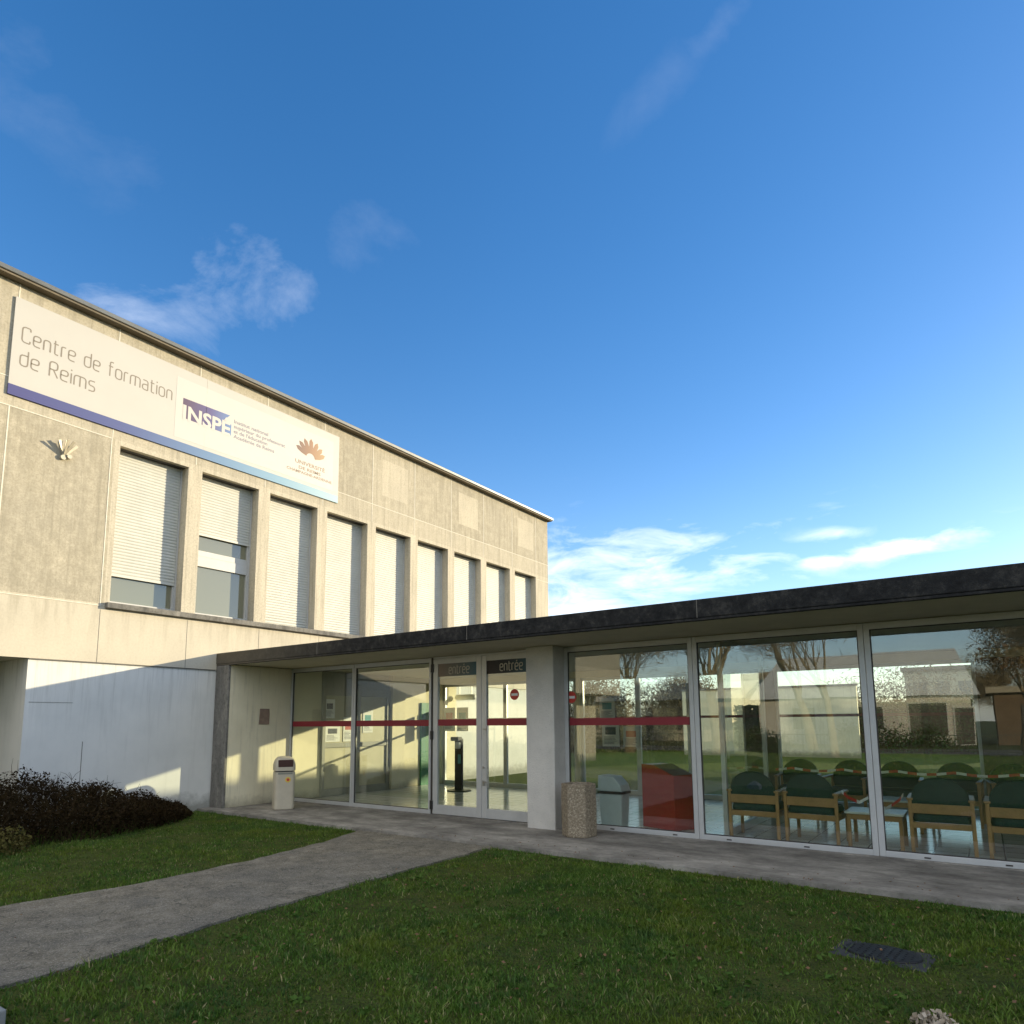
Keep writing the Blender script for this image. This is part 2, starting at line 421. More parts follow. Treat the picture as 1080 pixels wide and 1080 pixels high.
class MB:
    def __init__(s): s.v = []; s.f = []
    def face(s, pts):
        i = len(s.v); s.v += [tuple(p) for p in pts]; s.f.append(tuple(range(i, i + len(pts)))); return s
    def box(s, x0, x1, y0, y1, z0, z1):
        i = len(s.v)
        s.v += [(x, y, z) for z in (z0, z1) for y in (y0, y1) for x in (x0, x1)]
        for q in ((0, 2, 3, 1), (4, 5, 7, 6), (0, 1, 5, 4), (2, 6, 7, 3), (0, 4, 6, 2), (1, 3, 7, 5)):
            s.f.append(tuple(i + a for a in q))
        return s
    def prism(s, poly, a, b, axis=2):
        """polygon in the other two axes (cyclic order) from a to b along axis"""
        i = len(s.v); n = len(poly)
        for h in (a, b):
            for p, q in poly:
                s.v.append({0: (h, p, q), 1: (p, h, q), 2: (p, q, h)}[axis])
        s.f.append(tuple(range(i, i + n))[::-1]); s.f.append(tuple(range(i + n, i + 2 * n)))
        for k in range(n):
            s.f.append((i + k, i + (k + 1) % n, i + n + (k + 1) % n, i + n + k))
        return s
    def tube(s, pts, rad, n=8, cap=True):
        pts = [Vector(p) for p in pts]
        rad = rad if isinstance(rad, (list, tuple)) else [rad] * len(pts)
        i0 = len(s.v)
        ref = None
        for k, p in enumerate(pts):
            d = (pts[min(k + 1, len(pts) - 1)] - pts[max(k - 1, 0)]).normalized()
            if ref is None: ref = d.orthogonal().normalized()
            u = (ref - d * ref.dot(d))
            u = u.normalized() if u.length > 1e-6 else d.orthogonal().normalized()
            ref = u; w = d.cross(u)
            for j in range(n):
                a = 2 * math.pi * j / n
                s.v.append(tuple(p + (u * math.cos(a) + w * math.sin(a)) * rad[k]))
        for k in range(len(pts) - 1):
            for j in range(n):
                a = i0 + k * n + j; b = i0 + k * n + (j + 1) % n
                s.f.append((a, b, b + n, a + n))
        if cap:
            s.f.append(tuple(range(i0, i0 + n))[::-1])
            e = i0 + (len(pts) - 1) * n
            s.f.append(tuple(range(e, e + n)))
        return s
    def lathe(s, cx, cy, prof, n=24):
        i0 = len(s.v)
        for r, z in prof:
            for j in range(n):
                a = 2 * math.pi * j / n
                s.v.append((cx + r * math.cos(a), cy + r * math.sin(a), z))
        for k in range(len(prof) - 1):
            for j in range(n):
                a = i0 + k * n + j; b = i0 + k * n + (j + 1) % n
                s.f.append((a, b, b + n, a + n))
        s.f.append(tuple(range(i0, i0 + n))[::-1])
        e = i0 + (len(prof) - 1) * n
        s.f.append(tuple(range(e, e + n)))
        return s
    def build(s, name, mat, parent=None, bevel=0, smooth=False, seg=2):
        me = bpy.data.meshes.new(name)
        off = wloc(parent) if parent is not None else Vector((0, 0, 0))
        me.from_pydata([(x - off.x, y - off.y, z - off.z) for x, y, z in s.v], [], s.f)
        me.update()
        bm = bmesh.new(); bm.from_mesh(me); bmesh.ops.recalc_face_normals(bm, faces=bm.faces); bm.to_mesh(me); bm.free()
        me.materials.append(MAT[mat] if isinstance(mat, str) else mat)
        o = bpy.data.objects.new(name, me); COL.objects.link(o)
        if parent is not None: o.parent = parent
        if smooth: me.polygons.foreach_set('use_smooth', [True] * len(me.polygons))
        if bevel:
            md = o.modifiers.new('bevel', 'BEVEL'); md.width = bevel; md.segments = seg; md.limit_method = 'ANGLE'; md.angle_limit = R(35)
        return o


def tag(o, label, cat, group=None):
    o['label'] = label; o['category'] = cat
    if group: o['group'] = group
    return o


def thing(name, loc, label, cat, group=None):
    o = bpy.data.objects.new(name, None); COL.objects.link(o); o.location = loc
    return tag(o, label, cat, group)


def structure(o, kind='structure'):
    o['kind'] = kind; return o


def bx(name, mat, parent, *b, bevel=0):
    return MB().box(*b).build(name, mat, parent, bevel)


def copy_tree(o, parent=None):
    c = o.copy(); COL.objects.link(c)
    if parent is not None: c.parent = parent
    for ch in list(o.children):
        copy_tree(ch, c)
    return c


# ------------------------------------------------------------------ lettering
def fillet(pts, r, closed=False):
    out = []; n = len(pts)
    for i, p in enumerate(pts):
        p = Vector(p)
        if not closed and i in (0, n - 1): out.append(p); continue
        a = Vector(pts[(i - 1) % n]); b = Vector(pts[(i + 1) % n])
        da, db = (a - p), (b - p)
        rr = min(r, da.length * .49, db.length * .49)
        da.normalize(); db.normalize()
        p0, p1 = p + da * rr, p + db * rr
        for t in (0, .25, .5, .75, 1):
            out.append(p0 * (1 - t) ** 2 + p * 2 * t * (1 - t) + p1 * t ** 2)
    return out


GL = {  # strokes on a grid where the capital height is 1
    'C': (.62, [[(.6, .8), (.6, 1), (0, 1), (0, 0), (.6, 0), (.6, .18)]]),
    'e': (.55, [[(.0, .36), (.55, .36), (.55, .7), (0, .7), (0, 0), (.52, 0)]]),
    'n': (.52, [[(0, 0), (0, .7), (.52, .7), (.52, 0)]]),
    't': (.40, [[(.12, .92), (.12, 0), (.40, 0)], [(0, .7), (.38, .7)]]),
    'r': (.34, [[(0, 0), (0, .7), (.34, .7)]]),
    'd': (.54, [[(.54, 1.02), (.54, 0), (0, 0), (0, .7), (.52, .7)]]),
    'f': (.40, [[(.12, 0), (.12, 1.02), (.42, 1.02)], [(0, .7), (.38, .7)]]),
    'o': (.55, [[(0, 0), (.55, 0), (.55, .7), (0, .7), 'closed']]),
    'm': (.92, [[(0, 0), (0, .7), (.92, .7), (.92, 0)], [(.46, .7), (.46, 0)]]),
    'a': (.52, [[(.04, .7), (.52, .7), (.52, 0)], [(.52, .40), (0, .40), (0, 0), (.52, 0)]]),
    'i': (.0, [[(0, 0), (0, .7)], [(0, .86), (0, .96)]]),
    'R': (.60, [[(0, 0), (0, 1), (.58, 1), (.58, .48), (0.02, .48)], [(.28, .48), (.62, 0)]]),
    's': (.48, [[(.47, .7), (0, .7), (0, .36), (.48, .36), (.48, 0), (0, 0)]]),
    'é': (.55, [[(.0, .36), (.55, .36), (.55, .7), (0, .7), (0, 0), (.52, 0)], [(.22, .84), (.36, 1.0)]]),
    ' ': (.30, []),
}


def stroke_text(mb, text, cap, thick, place, total=None):
    """flat ribbons; place(s, h, d) maps along, up, outwards to a point"""
    gap = .24
    w = sum(GL[c][0] + gap for c in text) - gap
    kx = cap if total is None else total / w
    x = 0; nst = 0
    for c in text:
        for st in GL[c][1]:
            closed = st[-1] == 'closed'
            pts = [p for p in st if p != 'closed']
            pts = fillet([(p[0] * kx + x * kx, p[1] * cap) for p in pts], .2 * cap, closed)
            q = [pts[0]]
            for p in pts[1:]:
                if (p - q[-1]).length > 1e-5: q.append(p)
            if closed and (q[0] - q[-1]).length < 1e-5: q.pop()
            n = len(q); L = []; Rr = []
            for i, p in enumerate(q):
                a = q[(i - 1) % n] if (closed or i > 0) else None
                b = q[(i + 1) % n] if (closed or i < n - 1) else None
                d = ((p - a).normalized() if a is not None else Vector((0, 0))) + ((b - p).normalized() if b is not None else Vector((0, 0)))
                d = d.normalized() if d.length > 1e-6 else Vector((1, 0))
                nn = Vector((-d.y, d.x)) * thick * .5
                L.append(p + nn); Rr.append(p - nn)
            dd = .0004 * (nst % 3); nst += 1
            for i in range(n if closed else n - 1):
                j = (i + 1) % n
                mb.face([place(L[i].x, L[i].y, dd), place(L[j].x, L[j].y, dd), place(Rr[j].x, Rr[j].y, dd), place(Rr[i].x, Rr[i].y, dd)])
        x += GL[c][0] + gap
    return mb


def font_text(mb, text, size, place, width=None, bold=0):
    cu = bpy.data.curves.new('t', 'FONT'); cu.body = text; cu.size = size; cu.offset = bold; cu.resolution_u = 3
    o = bpy.data.objects.new('t', cu)
    COL.objects.link(o)
    dg = bpy.context.evaluated_depsgraph_get()
    me = bpy.data.meshes.new_from_object(o.evaluated_get(dg))
    xs = [v.co.x for v in me.vertices]
    x0, x1 = min(xs), max(xs)
    k = 1 if width is None else width / (x1 - x0)
    i = len(mb.v)
    for v in me.vertices: mb.v.append(tuple(place((v.co.x - x0) * k, v.co.y, 0)))
    for p in me.polygons: mb.f.append(tuple(i + a for a in p.vertices))
    bpy.data.objects.remove(o); bpy.data.curves.remove(cu); bpy.data.meshes.remove(me)
    return mb


# ------------------------------------------------------------------ ground
def sheet(name, mat, x0, x1, y0, y1, z):
    return structure(MB().face([(x0, y0, z), (x1, y0, z), (x1, y1, z), (x0, y1, z)]).build(name, mat))


sheet("lawn", 'lawn', -600, 600, -600, 600, -.05)
pathL = [(4.25, .25), (4.6, -.7), (4.83, -1.9), (4.93, -3.2), (4.74, -4.4), (4.0, -5.4), (2.0, -6.7), (-8, -9), (-30, -13)]
pathR = [(6.66, .25), (6.68, -1), (6.74, -3.2), (6.90, -4.9), (6.6, -6.2), (5.2, -7.7), (2.5, -9.0), (-8, -11.5), (-30, -16)]


def wob(p, a=.035):
    return p
def dense(pl, seed):
    rg = random.Random(seed); out = []
    for (x0, y0), (x1, y1) in zip(pl, pl[1:]):
        n = max(2, int(abs(y1 - y0) / .12))
        for i in range(n):
            t = i / n; out.append((x0 + (x1 - x0) * t + rg.uniform(-.022, .022), y0 + (y1 - y0) * t))
    out.append(pl[-1]); return out
pl = dense(pathL, 1); pr = dense(pathR, 2)
structure(MB().prism(pl + pr[::-1], -.12, -.030).build("path", 'path'))
rg = random.Random(5)
front = [(x, .25 + rg.uniform(-.018, .018)) for x in np.arange(0.0, 24.01, .15)]
structure(MB().prism([(0.0, 1.9), *front, (24, 1.9)], -.2, 0).build("pavement", 'apron'))
sheet("road", 'road', -300, 300, -31, -25, -.044)

# ------------------------------------------------------------------ the long concrete building on the left
bld = thing("concrete_building", (0, 0, 0), "long two-storey pale concrete building with a row of tall shuttered windows and grey roof edge", "building")
YW, PW, WW, ZS, ZT = -1.469, 1.49, 1.22, 3.528, 6.274
ZOH, ZR, YE = 2.528, 8.389, 12.446
w = MB()
D = -.32
w.box(-10, D, -14, YE, ZOH, 8.35)
w.box(D, 0, -14, YE, ZOH, ZS)
w.box(D, 0, -14, YE, ZT, 8.35)
w.box(D, 0, -14, YW, ZS, ZT)
for k in range(9):
    y0 = YW + k * PW + WW
    y1 = YW + (k + 1) * PW if k < 8 else YE
    w.box(D, 0, y0, y1, ZS, ZT)
w.build("upper_wall", 'facade', bld)
lw = MB(); lw.box(-10, -.028, -2.555, YE, -.3, ZOH)
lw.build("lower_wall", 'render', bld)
rw = MB(); rw.box(-10, -1.15, -14, -2.555, -.3, ZOH)
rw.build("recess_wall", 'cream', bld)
# roof with metal edge
rf = MB(); rf.box(-10.3, .185, -14.3, YE + .10, 8.386, 8.466); rfo = rf.build("roof", 'roofmetal', bld, .012)
bx("eave_underside", 'under', bld, -10.2, .155, -14.2, YE + .08, 8.352, 8.384)
bx("roof_trim", 'alu', bld, -10.2, .175, YE + .102, YE + .112, 8.392, 8.46)
# joints
j = MB(); t = .009; P = .004
for k in range(-5, 10):
    y = YW + k * PW - .135 if k < 9 else 11.69
    j.box(0, P, y - t, y + t, 6.815, 8.35)
    if k < 0:
        if k in (-1, -4): j.box(0, P, y - t, y + t, 3.46, 6.36)
    else: j.box(0, P, y - t * .8, y + t * .8, ZT + .09, 6.80)
j.box(0, P, -14, YE, 6.80, 6.815)
j.box(0, P + .001, -1.62, -1.605, 3.46, 6.36)
j.box(0, P + .002, -14, -1.606, 6.345, 6.36)
j.box(0, P + .002, -14, -1.606, 3.46, 3.473)
j.box(0, P, 11.70, YE, 6.20, 6.213)
j.build("panel_joint", 'joint', bld)
cj = MB()
for k in range(-5, 9):
    y = YW + k * PW - .135
    cj.box(0, .002, y - .004, y + .004, ZOH + .002, 3.40)
cj.box(-.027, -.006, -2.55, .48, 2.512, ZOH - .001)
cj.box(-.028, -.024, -1.72, -1.712, .5, 1.25)
cj.box(-.028, -.024, -2.5, -1.9, 1.86, 1.866)
cj.build("shadow_joint", 'crack', bld)
# long sill
sl = MB(); rg = random.Random(3)
sl.box(-.25, .085, YW - .07, YW + 9 * PW - .2, 3.432, 3.528)
sl.build("window_sill", 'weathered', bld, .012)
# windows
for k in range(9):
    y0 = YW + k * PW; y1 = y0 + WW
    f = MB()
    xf0, xf1 = -.30, -.235
    bw = .055
    f.box(xf0, xf1, y0, y0 + bw, ZS, ZT); f.box(xf0, xf1, y1 - bw, y1, ZS, ZT)
    f.box(xf0, xf1, y0 + bw, y1 - bw, ZS, ZS + .075)
    f.box(xf0, xf1, y0 + bw, y1 - bw, ZT - .08, ZT)
    zb = {0: 4.09, 1: 5.16}.get(k, ZS + .03)
    if k == 1:
        f.box(xf0, xf1 + .005, y0 + bw, y1 - bw, 4.50, 4.70); f.box(xf0, xf1 - .004, y0 + bw, y1 - bw, 4.702, 4.81)
    else:
        f.box(xf0, xf1 - .01, y0 + bw, y1 - bw, 4.52, 4.64)
    win = f.build("window", 'pvc', bld, .004)
    p = MB(); p.box(-.292, -.275, y0 + bw, y1 - bw, ZS + .075, ZT - .08)
    p.build("pane", 'darkglass', win)
    # roller shutter: bulged slats
    s = MB(); z = ZT - .005; pitch = .056
    ya, yb = y0 + .028, y1 - .03
    prof = []
    while z > zb + pitch * .5:
        prof += [(-.232, z), (-.225, z - pitch * .12), (-.2205, z - pitch * .5), (-.225, z - pitch * .84), (-.2335, z - pitch * .9)]
        z -= pitch
    prof.append((-.232, z))
    for (xa, za), (xb, zb2) in zip(prof, prof[1:]):
        s.face([(xa, ya, za), (xa, yb, za), (xb, yb, zb2), (xb, ya, zb2)])
    s.box(-.2345, -.214, ya, yb, z - .05, z)
    s.build("roller_shutter", 'shutter', win)
    g = MB(); g.box(-.234, -.206, y0 + .001, y0 + .027, zb - .02, ZT - .002); g.box(-.234, -.206, y1 - .029, y1 - .001, ZS + .002, ZT - .002)
    g.build("guide_rail", 'alu', win)
    bx("shutter_shadow_gap", 'seal', win, -.234, -.10, y0 + .002, y1 - .002, ZT - .004, ZT - .001)

# fan shaped bracket on the wall
br = thing("wall_bracket", (0, -2.33, 5.78), "small fan-shaped metal bracket fixed to the wall below the banner", "bracket")
b = MB()
def blade(mb, a, c, wd):
    a, c = Vector(a), Vector(c); d = (c - a).normalized(); s_ = d.cross(Vector((1, .2, 0))).normalized() * wd
    n_ = d.cross(s_).normalized() * .006
    q = [a - s_ * .6, c - s_, c + s_, a + s_ * .6]
    i = len(mb.v)
    mb.v += [tuple(p - n_) for p in q] + [tuple(p + n_) for p in q]
    mb.f += [(i, i + 3, i + 2, i + 1), (i + 4, i + 5, i + 6, i + 7)] + [(i + k, i + (k + 1) % 4, i + 4 + (k + 1) % 4, i + 4 + k) for k in range(4)]
for c_ in ((.09, -2.42, 6.02), (.06, -2.30, 6.06), (.06, -2.15, 6.01), (.22, -2.34, 6.02), (.17, -2.24, 6.03)):
    blade(b, (.02, -2.32, 5.79), c_, .022)
b.build("blade", 'bracket', br)
c_ = MB(); c_.tube([(0, -2.25, 5.80), (.07, -2.25, 5.80)], .035, 12); c_.tube([(0, -2.33, 5.77), (.05, -2.33, 5.77)], .04, 12)
c_.build("boss", 'bracket', br)

# ------------------------------------------------------------------ banner
ban = thing("banner", (0.015, .06, 6.523), "long white printed banner with blue stripe fixed high on the concrete facade", "banner")
BX = .03
bx("panel", 'banner', ban, .006, BX, -3.142, 3.268, 6.69, 8.111)
bx("blue_stripe", 'stripegrad', ban, .006, BX + .0005, -3.142, 3.268, 6.523, 6.6895)
MAT['stripegrad'].node_tree  # gradient is in the part's own coordinates (origin at the banner)
bx("white_field", 'whiteprint', ban, BX, BX + .002, -.58, 3.10, 6.76, 7.93)
bx("seam", 'joint', ban, BX + .002, BX + .003, .012, .018, 6.70, 8.11)
def onb(y, z, d=.0):
    return lambda s, h, dd: (BX + .003 + d + dd, y + s, z + h)
stroke_text(MB(), "Centre de formation", .25, .021, onb(-3.02, 7.42, -.002), 2.36).build("lettering", 'greyprint', ban)
stroke_text(MB(), "de Reims", .25, .021, onb(-3.02, 7.035, -.002), 1.07).build("lettering", 'greyprint', ban)
lg = MB()
lg.face([(BX + .003, y, z) for y, z in ((-.445, 7.555), (.51, 7.575), (.375, 7.43), (.375, 7.17), (-.40, 7.17), (-.40, 7.43), (-.445, 7.43))])
lg.face([(BX + .003, y, z) for y, z in ((.40, 7.40), (.545, 7.40), (.545, 7.17), (.40, 7.17))])
lg.build("emblem", 'logograd', ban)
font_text(MB(), "INSPÉ", .385, onb(-.44, 7.155, .002), .965, .012).build("logo_lettering", 'whiteprint', ban)
for i, (line, wd) in enumerate((("Institut national", .78), ("supérieur du professorat", 1.20), ("et de l'éducation", .77), ("Académie de Reims", .94))):
    font_text(MB(), line, .104, onb(.60, 7.455 - i * .103), wd, .0022).build("small_lettering", 'textprint', ban)
lo = MB()
for i, a in enumerate((-66, -45, -23, 0, 23, 45, 66)):
    ln = .30 - abs(a) * .0006; ca, sa = math.sin(R(a)), math.cos(R(a))
    pts = [(0.02, .035), (.45, .06), (.8, .055), (1.0, .0), (.8, -.045), (.45, -.045), (0.02, -.02)]
    d0 = .16
    q = []
    for u_, v_ in pts:
        u_ = d0 * .55 + u_ * (ln - .02)
        bend = (u_ * .55 * (a / 72)) * u_
        q.append((BX + .003 + .0003 * i, 2.47 + u_ * ca * 1.25 + v_ * sa + bend * .3, 7.325 + u_ * sa * 1.25 - v_ * ca + abs(bend) * .35))
    lo.face(q)
lo.build("lotus_emblem", 'lotusgrad', ban)
font_text(MB(), "UNIVERSITÉ", .120, onb(2.07, 7.125), .80, .002).build("gold_lettering", 'goldprint', ban)
font_text(MB(), "DE REIMS", .098, onb(2.165, 7.012), .59, .002).build("gold_lettering", 'goldprint', ban)
font_text(MB(), "CHAMPAGNE-ARDENNE", .085, onb(1.86, 6.915), 1.21, .002).build("gold_lettering", 'goldprint', ban)

# ------------------------------------------------------------------ glazed entrance pavilion
pav = thing("entrance_pavilion", (0, 0, 0), "low flat-roofed glazed entrance pavilion with dark concrete fascia", "building")
YG, YC, XW, ZF, YB, XE = 1.909, .489, .402, 2.607, 6.3, 24.0
rf = MB(); rf.box(-.012, XE, YC, 7.25, 2.628, 2.838)
rf.build("roof_slab", 'fascia', pav, .012)
bx("drip_edge", 'fascia', pav, 0.002, XE - .01, YC + .004, YC + .075, 2.600, 2.626, bevel=.004)
bx("soffit", 'soffit', pav, XW + .002, XE - .02, YC + .09, YG + .1, 2.610, 2.627)
bx("ceiling", 'ceil', pav, XW + .002, XE - .02, YG + .102, 7.1, 2.606, 2.627)
fj = MB()
for x in (2.9, 6.05, 9.3, 12.5): fj.box(x - .004, x + .004, YC - .003, YC + .01, 2.632, 2.832)
fj.build("fascia_joint", 'crack', pav)
sw = MB(); sw.box(.02, XW, YC + .06, 7.1, 0, 2.604)
sw.build("side_wall", 'cream', pav, .006)
fin = MB(); fin.box(0.0, XW + .006, YC + .003, YC + .058, -.05, 2.598)
fin.build("wall_end", 'weathered', pav, .014)
colm = MB(); colm.box(6.29, 6.765, 1.585, 2.05, -.02, 2.608)
colm.build("column", 'roughcast', pav, .012)
fl = MB(); fl.box(XW, XE, 1.96, 7.2, -.2, -.002)
fl.build("floor", 'tiles', pav)
bx("threshold_kerb", 'apron', pav, XW, XE, 1.86, 1.958, -.1, .012)
ew = MB(); ew.box(XE - .25, XE, .8, 7.1, -.1, 2.604); ew.build("end_wall", 'cream', pav)
# rear: glazing with piers, solid part further along
bxp = MB()
for x0, x1 in ((XW, .6), (4.42, 4.56)): bxp.box(x0, x1, YB, YB + .22, -.1, 2.46)
bxp.box(XW, XE - .26, YB - .02, YB + .24, 2.462, 2.604)
bxp.build("rear_wall", 'cream', pav)
bx("rear_partition", 'wood', pav, 8.1, 8.66, YB + .02, YB + .2, -.1, 2.46)
bx("rear_partition", 'wood', pav, 11.752, XE - .26, YB + .02, YB + .2, -.1, 2.46)
def rear_panel(x0, x1):
    f = MB(); b_ = .05
    y0, y1 = YB + .06, YB + .12
    f.box(x0, x0 + b_, y0, y1, 0, 2.46); f.box(x1 - b_, x1, y0, y1, 0, 2.46)
    f.box(x0 + b_, x1 - b_, y0, y1, 0, .09); f.box(x0 + b_, x1 - b_, y0, y1, 2.40, 2.46)
    o = f.build("rear_glazing", 'alu', pav)
    bx("glass", 'glass_back', o, x0 + b_, x1 - b_, YB + .085, YB + .093, .09, 2.40)
    bx("red_stripe", 'redstripe', o, x0 + b_, x1 - b_, YB + .094, YB + .096, 1.56, 1.61)
for x0, x1 in ((.6, 2.5), (2.5, 4.42), (4.56, 5.9), (5.9, 7.0), (7.0, 8.1), (8.66, 10.2), (10.2, 11.75)): rear_panel(x0, x1)

# front glazing
def panel(x0, x1, stripe, fw_=.06, dark_left=False, zt=2.60):
    y0, y1 = YG - .03, YG + .03
    f = MB()
    f.box(x0, x0 + fw_, y0, y1, .012, zt); f.box(x1 - fw_, x1, y0, y1, .012, zt)
    f.box(x0 + fw_, x1 - fw_, y0, y1, .012, .075); f.box(x0 + fw_, x1 - fw_, y0, y1, zt - .075, zt)
    o = f.build("glazing_panel", 'alu', pav, .004)
    bx("glass", 'glass', o, x0 + fw_, x1 - fw_, YG + .004, YG + .012, .075, zt - .075)
    s = MB(); e = .010
    s.box(x0 + fw_, x0 + fw_ + e, y0 + .016, y1 - .02, .075, zt - .075); s.box(x1 - fw_ - e, x1 - fw_, y0 + .016, y1 - .02, .075, zt - .075)
    s.box(x0 + fw_ + e, x1 - fw_ - e, y0 + .016, y1 - .02, .075, .075 + e); s.box(x0 + fw_ + e, x1 - fw_ - e, y0 + .016, y1 - .02, zt - .075 - e, zt - .075)
    s.build("gasket", 'seal', o)
    if stripe:
        bx("red_stripe", 'redstripe', o, x0 + fw_ + .001, x1 - fw_ - .001, YG, YG + .002, 1.452, 1.555)
    return o
panel(XW + .01, 2.245, True, .045)
panel(2.255, 4.16, True, .045)
panel(6.768, 8.72, True)
panel(8.724, 10.745, False)
panel(10.749, 12.77, False)
for k in range(5): panel(12.774 + k * 2.03, 14.80 + k * 2.03, False)
# weep-hole caps
wc = MB()
for x in (7.5, 8.4, 9.1, 10.0, 11.2, 11.9): wc.box(x - .03, x + .03, YG - .036, YG - .0305, .032, .046)
wc.build("drain_cap", 'seal', pav)
bx("door_post", 'seal', pav, 4.163, 4.208, YG - .02, YG + .05, .012, 2.602)

def door(x0, x1, sign, signx, handle):
    y0, y1 = YG - .035, YG + .025
    sw_ = .10; f = MB()
    f.box(x0, x0 + sw_, y0, y1, .02, 2.575); f.box(x1 - sw_, x1, y0, y1, .02, 2.575)
    f.box(x0 + sw_, x1 - sw_, y0, y1, .02, .17); f.box(x0 + sw_, x1 - sw_, y0, y1, 2.485, 2.575)
    d = f.build("door", 'alu', pav, .005)
    bx("glass", 'glass', d, x0 + sw_, x1 - sw_, YG - .012, YG - .004, .17, 2.485)
    bx("red_stripe", 'redstripe', d, x0 + sw_ + .001, x1 - sw_ - .001, YG - .017, YG - .015, 1.455, 1.56)
    bx("sign", sign, d, x0 + sw_ + .001, x1 - sw_ - .001, YG - .020, YG - .0135, 2.272, 2.484)
    t_ = MB(); stroke_text(t_, "entrée", .155, .017, lambda s, h, dd: (signx + s, YG - .0215 - dd, 2.312 + h), .43)
    t_.build("lettering", 'signtext', d)
    h = MB()
    h.box(x0 - .01, x0 + .05, y0 - .03, y0 - .001, .1, .2) if not handle else None
    if handle:
        h.tube([(x0 + .17, y0 - .06, .50), (x0 + .17, y0 - .06, 1.45)], .014, 10)
        h.tube([(x0 + .08, y0 - .001, .58), (x0 + .08, y0 - .06, .58), (x0 + .17, y0 - .06, .58)], .01, 8)
        h.tube([(x0 + .08, y0 - .001, 1.40), (x0 + .08, y0 - .06, 1.40), (x0 + .17, y0 - .06, 1.40)], .01, 8)
        h.build("pull_handle", 'steel', d)
        l = MB(); l.tube([(x0 + .045, y0 - .012, .80), (x0 + .045, y0, .80)], .018, 12); l.box(x0 + .03, x0 + .06, y0 - .015, y0, .52, .60)
        l.build("lock", 'steel', d)
    else:
        h.v, h.f = [], []
        for z in (.16, 1.30, 2.42): h.box(x0 - .045, x0 + .012, y0 - .02, y0 + .015, z - .07, z + .07)
        h.build("hinge", 'black', d, .004)
    return d
door(4.215, 5.235, 'signgrad_a', 4.55, False)
door(5.24, 6.26, 'signgrad_b', 5.60, True)
tr = MB(); tr.box(4.21, 6.28, YG - .03, YG + .03, 2.58, 2.606); tr.build("door_head", 'alu', pav)

# round stickers on the glazing
def sticker(x, z, r, y):
    t_ = thing("door_sticker", (x, y, z), "", "sticker")
    a = MB(); a.tube([(x, y, z), (x, y - .0015, z)], r, 24); a.build("red_disc", 'stickred', t_)
    bx("white_bar", 'white', t_, x - r * .7, x + r * .7, y - .0025, y - .0016, z - r * .22, z + r * .22)
    return t_
sticker(5.87, 1.93, .085, YG - .014)['label'] = "round red no-entry sticker on the right-hand entrance door"
sticker(6.87, 1.86, .085, YG + .002)['label'] = "round red no-entry sticker on the glass beside the column"

# inside: door set in the lobby's left wall
ind = MB()
for y0, y1 in ((2.66, 2.74), (3.58, 3.70), (4.52, 4.62)): ind.box(XW, XW + .06, y0, y1, 0, 2.25)
ind.box(XW, XW + .06, 2.74, 3.58, 2.1, 2.25); ind.box(XW, XW + .06, 3.70, 4.52, 2.1, 2.25)
ind.box(XW, XW + .05, 2.74, 3.58, 1.0, 1.10); ind.box(XW, XW + .05, 3.70, 4.52, 1.0, 1.10)
ind.box(XW, XW + .05, 2.74, 3.58, 0, .15); ind.box(XW, XW + .05, 3.70, 4.52, 0, .15)
ido = ind.build("lobby_door", 'greydoor', pav, .004)
dp = MB(); dp.box(XW, XW + .02, 2.74, 3.58, .15, 2.1); dp.box(XW, XW + .02, 3.70, 4.52, .15, 2.1); dp.build("door_panel", 'doorfill', ido)
bx("wall_upper_panel", 'greydoor', pav, XW, XW + .03, 2.66, 4.62, 2.252, 2.60)
bx("pilaster", 'cream', pav, XW, XW + .12, 4.63, 5.05, 0, 2.604)
bx("green_door", 'greendoor', pav, XW, XW + .05, 5.70, 6.2, 0, 2.0)

def notice(name, label, x, y, z, wd, ht, kind, axis='x'):
    """paper with printed marks: axis x = on a wall facing +x, y = facing the camera side"""
    t_ = thing(name, (x, y, z), label, "notice", "paper notices in the entrance lobby")
    def b3(nm, mt, s0, s1, z0, z1, d0, d1):
        if axis == 'x': bx(nm, mt, t_, x + d0, x + d1, y + s0, y + s1, z + z0, z + z1)
        else: bx(nm, mt, t_, x + s0, x + s1, y - d1, y - d0, z + z0, z + z1)
    b3("sheet", 'paper', -wd / 2, wd / 2, 0, ht, 0, .003)
    rg = random.Random(int(abs(x * 37 + y * 91 + z * 53) * 10))
    k_ = {'t': 'inkteal', 'r': 'inkred', 'd': 'ink'}[kind]
    b3("picture", k_, -wd * .32, wd * .3, ht * .48, ht * .78, .003, .004)
    l_ = MB()
    for i in range(6):
        z_ = ht * (.10 + .055 * i)
        s1 = wd * rg.uniform(.05, .4)
        q = (-wd * .4, s1, z_, z_ + ht * .02)
        if axis == 'x': l_.box(x + .003, x + .004, y + q[0], y + q[1], z + q[2], z + q[3])
        else: l_.box(x + q[0], x + q[1], y - .004, y - .003, z + q[2], z + q[3])
    l_.build("printed_lines", 'ink', t_)
notice("notice", "white notice with dark round picture taped to the inner grey door, highest of the set", XW + .03, 2.86, 1.62, .27, .40, 'd')
notice("notice", "white notice with rows of small signs below the dark-picture notice on the inner door", XW + .03, 2.95, 1.12, .40, .36, 'd')
notice("notice", "white notice with red drawing on the inner grey door beside the middle stile", XW + .03, 3.38, 1.12, .28, .52, 'r')
notice("notice", "white notice with teal picture hanging alone on the second inner door leaf", XW + .03, 3.95, 1.30, .30, .50, 't')
notice("notice", "pale sheet with red drawing at the left of a pair on the rear glazing", .80, YB + .05, 1.30, .36, .58, 'r', 'y')
